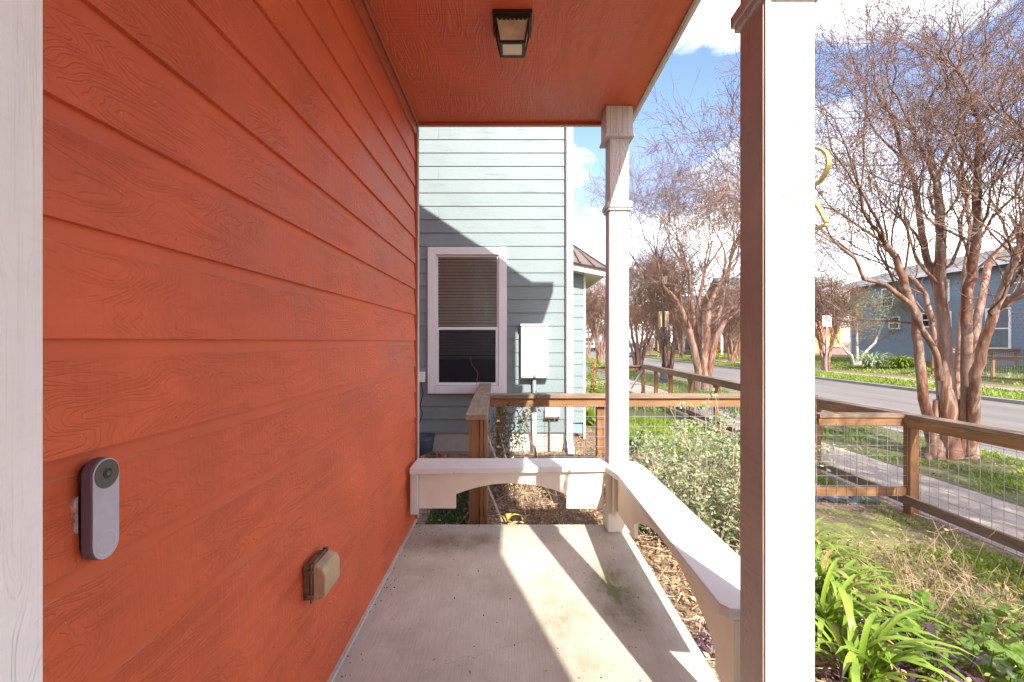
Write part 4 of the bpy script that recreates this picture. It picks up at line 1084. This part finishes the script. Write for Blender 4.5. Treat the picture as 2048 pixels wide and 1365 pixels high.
obj('bumper', MB().box(52.8, 54.0, 78.7, 78.89, .3, .6), M['vinyl'], yt)

# ---------------------------------------------------------------- street furniture
def lamp(label, x, y, H, banner=True, arm=0):
    t = thing('street_lamp', label, 'street lamp', (x, y, prof(x)), 'black street lamps'); b = prof(x)
    obj('base', MB().lathe([(.20,0),(.20,.12),(.16,.16),(.18,.22),(.13,.42),(.15,.46),(.09,.62),(.07,.75),(.085,.8),(.055,.85)], (x,y,b), 16), M['black'], t, smooth=False)
    obj('pole', MB().lathe([(.055,.84),(.05,1.8),(.062,1.82),(.062,1.86),(.048,1.9),(.042,H-.55),(.07,H-.52),(.05,H-.48)], (x,y,b), 12), M['black'], t)
    hx = x+arm
    if arm:
        obj('arm', MB().tube([(x,y,b+H-.6),(x+arm*.3,y,b+H-.2),(x+arm*.8,y,b+H-.15),(hx,y,b+H-.45)], .03, 6), M['black'], t)
        obj('lamp_head', MB().lathe([(.05,0),(.12,-.1),(.34,-.42),(.36,-.5),(.1,-.5)], (hx,y,b+H-.4), 14), M['black'], t)
    else:
        hd = obj('lamp_head', MB().lathe([(.06,-.5),(.13,-.46),(.17,-.1),(.20,-.07),(.15,.02),(.05,.12),(.015,.2)], (hx,y,b+H), 12), M['black'], t)
        obj('lamp_glass', MB().lathe([(.135,-.44),(.172,-.12)], (hx,y,b+H), 12), M['glassp'], hd)
    if banner:
        for s in (-1, 1):
            obj('banner_arm', MB().tube([(x,y,b+2.36),(x+s*.20,y,b+2.36)], .012, 5).tube([(x,y,b+2.98),(x+s*.20,y,b+2.98)], .012, 5), M['galv'], t)
            obj('banner', MB().box(min(x+s*.06,x+s*.22), max(x+s*.06,x+s*.22), y-.006, y+.006, b+2.37, b+2.97), M['tan'], t)
lamp('black street lamp with tan banners in front of the second bare tree', 6.28, 19.9, 4.55)
lamp('far street lamp with hooked arm and bell shade behind the second tree', P(1385,0,46.5)[0], 46.5, 6.6, False, -1.1)
def sign(name, label, px, py0, py1, Y, wpx, cat='road sign'):
    X, _, z1 = P(px, py0, Y); z0_ = P(px, py1, Y)[2]; w = wpx*Y/960
    t = thing(name, label, cat, (X, Y, prof(X)))
    obj('post', MB().box(X-.03, X+.03, Y+.012, Y+.06, prof(X)-.1, z1), M['galv'], t)
    obj('plate', MB().box(X-w/2, X+w/2, Y-.01, Y+.01, z0_, z1), M['vinyl'], t, bevel=.004)
    return t, X, z0_, z1, w
ink = simple('black_ink', (.02,.02,.02), .6); redink = simple('red_ink', (.5,.02,.03), .6)
t, X, a, b, w = sign('speed_limit_sign', 'white speed limit 25 sign in front of a far bare tree', 1301, 661, 676, 56, 12)
text('SPEED\nLIMIT', .17, (X, 55.985, b-.20), (R(90),0,0), ink, t)
text('25', .48, (X, 55.985, a+.27), (R(90),0,0), ink, t)
t, X, a, b, w = sign('no_parking_sign', 'no parking sign on a post at the foot of the bare tree across the street', 1654, 632, 653, 26.6, 18)
text('P', .26, (X, 26.585, b-.19), (R(90),0,0), ink, t)
rg = MB(); n = 28
for i in range(n):
    p, q = 2*math.pi*i/n, 2*math.pi*(i+1)/n; c = b-.19
    rg.quad((X+.13*math.cos(p),26.583,c+.13*math.sin(p)),(X+.158*math.cos(p),26.583,c+.158*math.sin(p)),(X+.158*math.cos(q),26.583,c+.158*math.sin(q)),(X+.13*math.cos(q),26.583,c+.13*math.sin(q)))
rg.quad((X-.105,26.582,c+.085),(X-.085,26.582,c+.105),(X+.105,26.582,c-.085),(X+.085,26.582,c-.105))
obj('prohibition_ring', rg, redink, t)
text('NO PARKING', .06, (X, 26.585, a+.15), (R(90),0,0), redink, t)
obj('arrow', MB().box(X-.2, X-.08, 26.58, 26.589, a+.05, a+.075).box(X+.08, X+.2, 26.58, 26.589, a+.05, a+.075), ink, t)
hy = thing('fire_hydrant', 'small white fire hydrant on the far verge', 'fire hydrant', (P(1362,0,51)[0], 51, -.5)); hx = hy.location.x
obj('barrel', MB().lathe([(.17,0),(.17,.06),(.11,.08),(.11,.5),(.15,.52),(.15,.56),(.12,.6),(.10,.68),(.03,.75)], (hx,51,-.5), 12), M['vinyl'], hy)
obj('nozzle', MB().tube([(hx-.2,51,-.12),(hx+.2,51,-.12)], .06, 8), M['vinyl'], hy)
obj('nozzle', MB().tube([(hx,50.8,-.1),(hx,51,-.1)], .08, 8), M['vinyl'], hy)
ld = thing('yellow_ladder', 'yellow step ladder standing on the lawn before the orange house', 'ladder', (P(1438,0,46)[0], 46, -.4))
la = MB(); 
A0, A1 = P(1431, 693, 46), P(1443, 724, 46); B0, B1 = P(1437, 690, 46.4), P(1450, 722, 46.2)
la.tube([A0, A1], .05, 5)
obj('rail', la, M['yellow'], ld); obj('rail', MB().tube([B0, B1], .05, 5), M['yellow'], ld)
for i in range(5):
    k = (i+.5)/5; obj('rung', MB().tube([Vector(A0).lerp(Vector(A1),k), Vector(B0).lerp(Vector(B1),k)], .03, 5), M['yellow'], ld)
obj('rear_leg', MB().tube([P(1449, 683, 46.4), P(1457, 708, 47.4)], .045, 5), M['yellow'], ld)
bp = thing('flower_urn', 'terracotta planter of flowers beside a yellow trellis on the far lawn', 'planter', (P(1338,0,52)[0], 52, -.45)); bx_ = bp.location.x
obj('pot', MB().lathe([(.3,0),(.5,.5),(.55,.5),(.55,.6),(.4,.6)], (bx_,52,-.45), 14), M['terracotta'], bp)
n_ = 260; q = rng.normal(0, 1, (n_,3)); q /= np.linalg.norm(q, axis=1)[:,None]; q = q*np.array([.4,.4,.55])+np.array([bx_,52,.6])
obj('foliage', scatter('foliage', LEAF_V, LEAF_F, q, rots(n_,1.5), rng.uniform(.12,.25,n_), M['grass']), None, bp)
yf = thing('garden_trellis', 'yellow painted timber trellis frame standing left of the flower planter', 'trellis', (P(1322,0,53)[0], 53, -.45))
x_ = yf.location.x
obj('upright', MB().box(x_-.35,x_-.25,53,53.1,-.5,1.2), M['yellow'], yf); obj('upright', MB().box(x_+.35,x_+.45,53,53.1,-.5,1.2), M['yellow'], yf)
obj('crossbar', MB().box(x_-.249,x_+.349,53,53.1,1.1,1.2), M['yellow'], yf)

# ---------------------------------------------------------------- vegetation
def in_noise(x, y, s=1.0): return np.sin(x*2.3*s+1.3*np.sin(y*1.7*s))*np.cos(y*2.1*s+.8*np.sin(x*3.1*s))
vprof = np.vectorize(prof)
BL_V = [(-.5,0,0),(.5,0,0),(.28,.16,.6),(-.28,.16,.6),(0,.42,1)]; 
def blades(name, x0, x1, y0, y1, n, h, w, mat, thr=-2, label=None):
    x = rng.uniform(x0, x1, n); y = rng.uniform(y0, y1, n); k = in_noise(x, y)+rng.normal(0,.25,n) > thr; x = x[k]; y = y[k]; n = len(x)
    z = vprof(x)
    s = np.stack([np.full(n, w)*rng.uniform(.7,1.4,n), h*rng.uniform(.5,1.3,n), h*rng.uniform(.5,1.25,n)], 1)
    return obj(name, scatter(name, [(-.5,0,0),(.5,0,0),(.1,.35,.75),(-.1,.75,1)], [(0,1,2,3)], np.stack([x,y,z],1), rots(n,.22), s, mat), None, kind='stuff')
blades('grass', 5.45, 7.55, 5.2, 12, 16000, .07, .010, M['grass'], .12)
blades('grass', 5.45, 7.55, 12, 34, 14000, .09, .022, M['grass'], -.4)
blades('grass', 1.5, 3.95, 6.7, 10.1, 16000, .06, .009, M['grass'], -.25)
blades('grass', 1.5, 3.95, 11.4, 26, 12000, .08, .02, M['grass'], -.5)
blades('grass', 15.3, 17.5, 12, 60, 16000, .10, .04, M['grass'], -.75)
blades('grass', 19.2, 24.0, 14, 60, 16000, .10, .05, M['grass'], -.6)
blades('moss', 2.2, 4.0, 1.6, 4.85, 9000, .035, .007, M['moss'], .1)
blades('grass', 3.0, 3.98, 2.2, 3.9, 3800, .05, .008, M['grass'], .15)
blades('grass', 3.1, 3.9, 4.9, 8.5, 3500, .06, .008, M['grass'], .2)
blades('ground_cover', -.68, -.36, 3.38, 4.6, 4200, .035, .014, M['vine'], -.6)
blades('grass', P(1150,0,9)[0], P(1200,0,9)[0], 8.4, 9.6, 900, .28, .012, M['grass'])
# leaf litter
def litter(name, x0, x1, y0, y1, n, s0, s1, mat, lift=.008):
    x = rng.uniform(x0, x1, n); y = rng.uniform(y0, y1, n); z = vprof(x)+rng.uniform(0, lift*2, n)
    obj(name, scatter(name, LEAF_V, LEAF_F, np.stack([x,y,z],1), rots(n,.45), rng.uniform(s0, s1, n), mat), None, kind='stuff')
litter('leaf_litter', .79, 2.4, .9, 4.8, 5200, .018, .06, M['dryleaf'], .018)
litter('leaf_litter', .79, 2.2, .9, 4.8, 3600, .015, .05, M['dryleaf2'], .02)
litter('leaf_litter', -.7, .9, 3.37, 6.2, 5000, .015, .045, M['dryleaf'], .014)
litter('leaf_litter', -.4, 1.5, 3.37, 6.2, 3800, .012, .04, M['dryleaf2'], .014)
litter('leaf_litter', .7, 1.6, 6, 10, 1800, .03, .06, M['dryleaf'])
litter('leaf_litter', 2.2, 4.0, 1.5, 5.3, 1500, .015, .045, M['dryleaf2'])
litter('leaf_litter', 5.4, 7.6, 3, 12, 1600, .03, .07, M['dryleaf'])
n_ = 170; xd = rng.uniform(-.66,.76,n_); yd = rng.uniform(1.3,3.34,n_); xd[:70] = -.675+np.abs(rng.normal(0,.05,70)); yd[70:100] = 3.35-np.abs(rng.normal(0,.04,30))
obj('debris', scatter('debris', [(1,0,0),(-1,0,0),(0,1,0),(0,-1,0),(0,0,1),(0,0,-1)], [(0,2,4),(2,1,4),(1,3,4),(3,0,4),(2,0,5),(1,2,5),(3,1,5),(0,3,5)], np.stack([xd,yd,np.full(n_,.001)],1), rots(n_,.3), rng.uniform(.0015,.0045,n_), simple('dark_grit',(.06,.045,.03),.9)), None, kind='stuff')
n_ = 26; xd = rng.uniform(-.6,.76,n_); yd = rng.uniform(1.5,3.34,n_)
obj('debris', scatter('debris', LEAF_V, LEAF_F, np.stack([xd,yd,np.full(n_,.004)],1), rots(n_,.15), np.stack([rng.uniform(.015,.035,n_),rng.uniform(.006,.02,n_),rng.uniform(.01,.03,n_)],1), M['dryleaf']), None, kind='stuff')
# straw twigs lying about
n_ = 1300; x = rng.uniform(.79, 1.9, n_); y = rng.uniform(1, 4.7, n_); x[:500] = rng.uniform(-.2,.75,500); y[:500] = rng.uniform(3.4, 5.6, 500)
obj('twig_litter', scatter('twig_litter', [(-.5,-.01,0),(.5,-.01,0),(.5,.01,.05),(-.5,.01,.05)], [(0,1,2,3)], np.stack([x,y,vprof(x)+rng.uniform(.005,.05,n_)],1), rots(n_,.25), np.stack([rng.uniform(.06,.22,n_), np.full(n_,.16), np.full(n_,.1)],1), M['drystem']), None, kind='stuff')
# river stones beyond fence B
rk = thing('stone_edging', 'row of grey river stones beneath the lower fence', 'stones', (3.5, 5.15, -.42))
def blob(seed, n=8):
    r_ = random.Random(seed); m = MB(); m.lathe([(.35,-.3),(.5*r_.uniform(.9,1.1),-.1),(.5,.08),(.36,.24),(.1,.3)], (0,0,0), n)
    m.v = [(x*r_.uniform(.85,1.15), y*r_.uniform(.85,1.15), z) for x,y,z in m.v]; me = m.mesh('stone'); me.materials.append(M['stone']); me.shade_smooth(); return me
bls = [blob(i) for i in range(4)]
for i in range(70):
    X = random.uniform(3.05, 3.95); Y = random.uniform(5.0, 5.5)
    s = random.uniform(.05,.11); o = obj('stone', bls[i%4], None, rk, loc=(X, Y, prof(X)+.01)); o.scale = (s*1.4, s, s*.8); o.rotation_euler = (0,0,random.uniform(0,6))
# twiggy sage bush
def bush(name, label, cx, cy, rx, ry, h, nst, nleaf, lmat, smat, ls=(.014,.032), seed=1, lean=.25, group=None, zb=None):
    r_ = random.Random(seed); t = thing(name, label, 'shrub', (cx, cy, prof(cx)), group)
    sm = MB(); P_ = []; D_ = []
    for i in range(nst):
        a = r_.uniform(0,6.283); q = math.sqrt(r_.random()); bx0 = cx+rx*.55*q*math.cos(a); by0 = cy+ry*.55*q*math.sin(a); z = prof(bx0)
        hh = h*r_.uniform(.5,1.05)*(1-.35*q); p = Vector((bx0,by0,z)); d = Vector((math.cos(a)*lean*q, math.sin(a)*lean*q, 1)).normalized()
        pts = [p.copy()]; k = 6
        for j in range(k):
            d = (d+Vector((r_.gauss(0,.13), r_.gauss(0,.13), 0))).normalized(); p = p+d*hh/k; pts.append(p.copy())
        sm.tube(pts, [.006-.0007*j for j in range(k+1)], 4, False)
        for j in range(1, k+1):
            for _ in range(2):
                sd_ = Vector((r_.gauss(0,1), r_.gauss(0,1), r_.uniform(.1,.9))).normalized(); ln = r_.uniform(.06,.20)
                e = pts[j]+sd_*ln; sm.tube([pts[j], (pts[j]+e)/2+Vector((0,0,.01)), e], .0018, 3, False)
                for u in range(max(2, int(nleaf/(nst*12)))):
                    P_.append(tuple(pts[j].lerp(e, r_.random())+Vector((r_.gauss(0,.014), r_.gauss(0,.014), r_.gauss(0,.014)))))
    P_ = np.array(P_); n = len(P_)
    obj('stems', sm, smat, t, kind='stuff')
    obj('foliage', scatter('foliage', [(0,0,0),(.35,.26,.07),(.75,.22,.07),(1,0,0),(.75,-.22,.07),(.35,-.26,.07)], [(0,1,2,3,4,5)], P_, rots(n,1.0), rng.uniform(ls[0], ls[1], n), lmat), None, t)
    return t
bush('sage_bush', 'grey-green leggy sage bush between the two posts behind the long bench', 1.47, 3.62, .74, .85, 1.24, 84, 14500, M['sage'], M['drystem'], ls=(.016,.034), seed=3)
bush('sage_bush', 'low sparse grey-green bush hugging the outer side of the far post', 1.13, 3.75, .25, .55, .55, 24, 2200, M['sage'], M['drystem'], seed=5)
bush('sage_bush', 'small yellow-green shoot of sage close to the near post', 1.45, 2.75, .35, .35, .45, 22, 2000, M['sage'], M['drystem'], seed=8)
# olive-green tree in front of the blue house
ol = thing('olive_tree', 'small grey-green evergreen tree before the blue house wall', 'tree', (21.2, 29.5, -.2)); tg = TreeGen(31, .012)
for a in (-.5, .5, .0):
    tg.stem([(21.2+a*.3,29.5,-.3),(21.2+a*.9,29.5+a*.3,.4),(21.2+a*2.0,29.5-a*.4,1.2),(21.2+a*2.8,29.5,1.9)], [.09,.08,.065,.05], 4, .8, (21.2,29.5), 1, .8, 3)
tg.build(ol, simple('pale_bark', (.5,.45,.4), .8), M['farbark'], False)
n_ = 9000; tp_ = np.array([tuple(p) for p, d in tg.tips]); idx = rng.integers(0, len(tp_), n_)
obj('foliage', scatter('foliage', LEAF_V, LEAF_F, tp_[idx]+rng.normal(0,.17,(n_,3)), rots(n_,1.2), rng.uniform(.05,.12,n_), M['olive']), None, ol)
# strappy plants by the blue house
def strap_clump(name, label, cx, cy, n, Ln, w, mat, seed, group=None, single=True, cat='plant', stiff=1.0, zc=None, az=None):
    r_ = random.Random(seed); zb_ = prof(cx) if zc is None else zc
    t = thing(name, label, cat, (cx, cy, zb_), group); joined = MB()
    for i in range(n):
        m = MB() if single else joined
        a = r_.uniform(0,6.283) if az is None else r_.gauss(az[0], az[1]); L_ = Ln*r_.uniform(.6,1.15); el_ = r_.uniform(.75,1.45)*stiff; ww = w*r_.uniform(.8,1.2)
        p = Vector((cx+r_.gauss(0,.035)*Ln*2, cy+r_.gauss(0,.035)*Ln*2, zb_)); k = 9; b = len(m.v); side = Vector((-math.sin(a), math.cos(a), 0)); tw = r_.uniform(-.4,.4)
        for j in range(k+1):
            u = j/k; e = el_-u*u*r_.uniform(1.5,2.1) if j else el_
            dr = Vector((math.cos(a)*math.cos(e), math.sin(a)*math.cos(e), math.sin(e)))
            if j: p = p+dr*L_/k
            if p.z < zb_+.006: p.z = zb_+.006
            hw = ww*.5*(1-.15*abs(u-.4))*(1 if u < .7 else max(.04, math.cos((u-.7)/.3*1.5))); nn = side.cross(dr).normalized()
            sd2 = (side+nn*tw*u).normalized()
            m.v += [tuple(p-sd2*hw+nn*hw*-.25), tuple(p), tuple(p+sd2*hw+nn*hw*-.25)]
        for j in range(k):
            o = b+j*3; m.f += [(o,o+1,o+4,o+3),(o+1,o+2,o+5,o+4)]
        if single: obj('leaf', m, M['tiredstrap'] if r_.random() < .05 else mat, t, smooth=True)
    if not single: obj('leaves', joined, mat, t, smooth=True)
    return t
gs = 'bright green strap-leaved plants'
strap_clump('daylily', 'strap-leaved clump furthest from the camera beside the near post', 2.02, 3.25, 44, .52, .026, M['strap'], 1, gs)
strap_clump('daylily', 'broad strap-leaved clump second from the far end beside the near post', 1.80, 2.80, 54, .52, .027, M['strap'], 2, gs)
strap_clump('daylily', 'dense strap-leaved clump in the middle of the bed edge', 1.60, 2.42, 56, .52, .028, M['strap'], 3, gs)
strap_clump('daylily', 'strap-leaved clump nearest the bottom edge beside the near post', 1.50, 2.08, 46, .50, .027, M['strap'], 4, gs)
strap_clump('strappy_grass', 'grey-green arching grass clump before the blue house', 20.6, 27.5, 130, 1.5, .07, M['sage'], 6, None, False)
strap_clump('strappy_grass', 'low yellow-green shrub right of the arching grass clump', 21.3, 26.2, 130, 1.0, .09, M['grass'], 7, None, False)
strap_clump('lily_clump', 'dark green strappy clump beyond the fence by the far post', P(1192,0,5.9)[0]+.14, 5.9, 40, .36, .014, M['vine'], 9, None, False)
strap_clump('lily_clump', 'dark green strappy clump beyond the fence just right of the far post', P(1268,0,6.6)[0], 6.6, 46, .5, .016, M['vine'], 10, None, False)
# broad-leaf glossy shrub, bottom right
lm = MB(); nsg = 5
for j in range(nsg+1):
    u = j/nsg; w_ = .33*math.sin(math.pi*min(1, u*.93+.05))**.8; z_ = -.18*(u-.5)**2
    lm.v += [(u, -w_, z_+.10*w_), (u, 0, z_), (u, w_, z_+.10*w_)]
for j in range(nsg):
    o = j*3; lm.f += [(o,o+1,o+4,o+3),(o+1,o+2,o+5,o+4)]
gleaf = lm.mesh('leaf'); gleaf.materials.append(M['glossy']); gleaf.shade_smooth()
pleaf = lm.mesh('leaf'); pleaf.materials.append(M['purple']); pleaf.shade_smooth()
def leafy(name, label, cx, cy, rx, ry, h, nst, per, mesh, smat, size, seed, asp=1.0, group=None, up=.35):
    r_ = random.Random(seed); t = thing(name, label, 'plant', (cx, cy, prof(cx)), group)
    for i in range(nst):
        a = r_.uniform(0,6.283); q = math.sqrt(r_.random()); x0, y0 = cx+rx*q*math.cos(a), cy+ry*q*math.sin(a)
        p = Vector((x0, y0, prof(x0))); d = Vector((math.cos(a)*.4*q+r_.gauss(0,.2), math.sin(a)*.4*q+r_.gauss(0,.2), 1)).normalized(); hh = h*r_.uniform(.55,1.1)
        pts = [p+d*hh*j/per for j in range(per+1)]; obj('stem', MB().tube(pts, .0025, 4, False), smat, t)
        for j in range(1, per+1):
            yaw = j*2.4+i; o = obj('leaf', mesh, None, t, loc=tuple(pts[j])); s = size*r_.uniform(.7,1.2)
            o.scale = (s, s*asp, s); o.rotation_euler = (r_.uniform(-.4,.4), -r_.uniform(up-.35, up+.5), yaw)
    return t
leafy('glossy_shrub', 'glossy round-leaved shrub in the bottom right corner', 2.18, 2.22, .30, .24, .24, 24, 7, gleaf, M['strap'], .075, 2, 1.25)
leafy('glossy_shrub', 'looser glossy shrub behind the corner one at the right edge', 2.62, 2.62, .26, .26, .22, 13, 6, gleaf, M['strap'], .07, 4, 1.2)
gp = 'purple trailing plants'
leafy('purple_heart', 'purple trailing plant between the strap leaves and the glossy shrub', 1.86, 2.28, .22, .30, .14, 22, 5, pleaf, M['purple'], .085, 5, .5, gp)
leafy('purple_heart', 'purple trailing plant in the litter beside the near end of the slab', .93, 1.98, .07, .42, .07, 12, 4, pleaf, M['purple'], .07, 6, .4, gp)
leafy('purple_heart', 'purple trailing plant at the base of the near post', 1.42, 1.95, .14, .2, .12, 10, 4, pleaf, M['purple'], .07, 7, .45, gp)
leafy('purple_heart', 'small dark purple plant just past the slab under the short bench', .33, 3.50, .22, .07, .08, 7, 4, pleaf, M['purple'], .07, 9, .6, gp)
# dry weeds
def weeds(name, label, cx, cy, rx, ry, h, n, seed, lmat=None, nl=0):
    r_ = random.Random(seed); t = thing(name, label, 'dead plant', (cx,cy,prof(cx))); m = MB(); P_ = []
    for i in range(n):
        x0, y0 = cx+r_.gauss(0,rx), cy+r_.gauss(0,ry); p = Vector((x0,y0,prof(x0))); d = Vector((r_.gauss(0,.35), r_.gauss(0,.35), 1)).normalized(); pts = [p.copy()]; hh = h*r_.uniform(.4,1.1)
        for j in range(4):
            d = (d+Vector((r_.gauss(0,.2),r_.gauss(0,.2),0))).normalized(); p = p+d*hh/4; pts.append(p.copy()); P_.append(tuple(p))
            if r_.random() < .6: m.tube([p, p+Vector((r_.gauss(0,.06),r_.gauss(0,.06),r_.uniform(0,.06)))], .0012, 3, False)
        m.tube(pts, [.0032,.003,.0026,.002,.0014], 4, False)
    obj('stems', m, M['drystem'], t, kind='stuff')
    if lmat:
        P_ = np.array(P_); idx = rng.integers(0, len(P_), nl)
        obj('withered_leaves', scatter('withered_leaves', LEAF_V, LEAF_F, P_[idx]+rng.normal(0,.03,(nl,3))-np.array([0,0,.04]), rots(nl,1.0), rng.uniform(.015,.045,nl), lmat), None, t)
weeds('dead_weeds', 'dead stalks with curled brown leaves in the middle of the mossy yard', 2.55, 3.05, .26, .22, .32, 70, 1, M['dryleaf'], 420)
weeds('dead_weeds', 'taller pale dead stalks near the corner post of the lower fence', 2.95, 3.35, .18, .18, .42, 26, 2, M['dryleaf2'], 90)
weeds('dead_weeds', 'thin dead stalks above the glossy shrub at the right', 2.55, 2.75, .24, .16, .30, 44, 3)
weeds('dead_weeds', 'dry stalks standing under the short bench opening', .15, 4.1, .25, .3, .3, 46, 4, M['dryleaf2'], 120)
n_ = 700; xw = rng.normal(2.45,.38,n_); yw = rng.normal(2.75,.35,n_)
obj('weed_leaves', scatter('weed_leaves', LEAF_V, LEAF_F, np.stack([xw,yw,vprof(xw)+rng.uniform(.01,.12,n_)],1), rots(n_,.8), rng.uniform(.02,.055,n_), M['moss']), None, kind='stuff')
# vine on the side / cross fence
vt = thing('climbing_vine', 'dark leafy vine tangled where the side fence meets the cross fence', 'vine', (-.15, 4.6, -.17)); m = MB(); P_ = []; r_ = random.Random(8)
for i in range(16):
    p = Vector((r_.uniform(-.22,.0), r_.uniform(4.4,4.85), -.17)); pts = [p.copy()]
    for j in range(12):
        p = p+Vector((r_.gauss(.004,.03), r_.gauss(0,.02), .065)); pts.append(p.copy()); P_.append(tuple(p))
        if p.z > .72: break
    m.tube(pts, .0035, 4, False)
p = Vector((.22, 4.82, -.17)); pts = [p.copy()]
for j in range(10): p = p+Vector((r_.gauss(0,.02), 0, .075)); pts.append(p.copy())
m.tube(pts, .009, 6, False)
for i in range(4):
    a = Vector((-.18+.1*i, 4.83, .1+.1*i)); b = a+Vector((r_.uniform(.1,.35), 0, r_.uniform(.1,.45))); m.tube([a, (a+b)/2+Vector((0,0,.05)), b], .0022, 3, False)
    for k in range(12): P_.append(tuple(a.lerp(b, r_.random())))
a = Vector(P(953, 770, 6.1)); m.tube([a, a+Vector((.02,0,.15)), a+Vector((-.06,0,.26)), a+Vector((-.08,0,.36))], .004, 4, False)
obj('stems', m, M['twig'], vt, kind='stuff'); P_ = np.array(P_); idx = rng.integers(0,len(P_),620)
obj('foliage', scatter('foliage', LEAF_V, LEAF_F, P_[idx]+rng.normal(0,.03,(620,3)), rots(620,1.0), rng.uniform(.025,.05,620), M['vine']), None, vt)
idx = rng.integers(0,len(P_),60)
obj('dead_leaves', scatter('dead_leaves', LEAF_V, LEAF_F, P_[idx]+rng.normal(0,.05,(60,3)), rots(60,1.0), rng.uniform(.04,.075,60), M['dryleaf2']), None, vt)
for (a, b, lab) in ((P(966,852,4.3), P(992,918,4.2), 'pale stake leaning left among the vine leaves'), (P(1000,868,4.8), P(1012,915,4.6), 'short pale stake leaning right behind the vine'), (P(975,972,4.0), P(1005,1046,3.55), 'long pale stake lying under the short bench')):
    tag(obj('wooden_stake', MB().tube([a, b], .009, 5), M['stake']), lab, 'stake', 'weathered stakes in the bed')
# large yellow dead leaf at slab edge
yl = thing('dead_leaf', 'large crumpled yellow leaf at the far edge of the slab', 'leaf', (-.02, 3.4, 0)); r_ = random.Random(2)
for i in range(7):
    m = MB(); k = 6; p = Vector((-.045+r_.uniform(0,.07), 3.395+r_.uniform(0,.05), r_.uniform(-.10,.02))); a = r_.uniform(-1.2,1.2); curl = r_.uniform(.5,1.6); c = p.copy(); e = r_.uniform(.7,1.5)
    for j in range(k+1):
        u = j/k; w_ = .021*math.sin(math.pi*min(1,u*.9+.08))*r_.uniform(.75,1.2)
        if j: e -= curl*.35; c = c+Vector((math.sin(a)*math.cos(e), -.3*math.cos(e), math.sin(e)))*.026
        q = Vector((math.cos(a), r_.uniform(-.3,.3), r_.uniform(-.2,.2)))*w_
        m.v += [tuple(c-q), tuple(c+Vector((0,-.008,0))), tuple(c+q)]
    for j in range(k): o = j*3; m.f += [(o,o+1,o+4,o+3),(o+1,o+2,o+5,o+4)]
    obj('leaf_lobe', m, M['yleaf'], yl, smooth=True)
# creeper on the far fence post
cv = np.random.default_rng(3); n_ = 700
q = np.stack([cv.normal(xm, .25, n_), cv.normal(14.7,.12,n_), cv.uniform(-.45, zf+.25, n_)],1)
fc_ = thing('fence_creeper', 'yellow-green creeper on the post beyond the teal house corner', 'vine', (xm, 14.7, -.4))
obj('foliage', scatter('foliage', LEAF_V, LEAF_F, q, rots(n_,1.0), rng.uniform(.05,.11,n_), M['grass']), None, fc_)
print('twigs', tot, 'objects', len(bpy.data.objects))
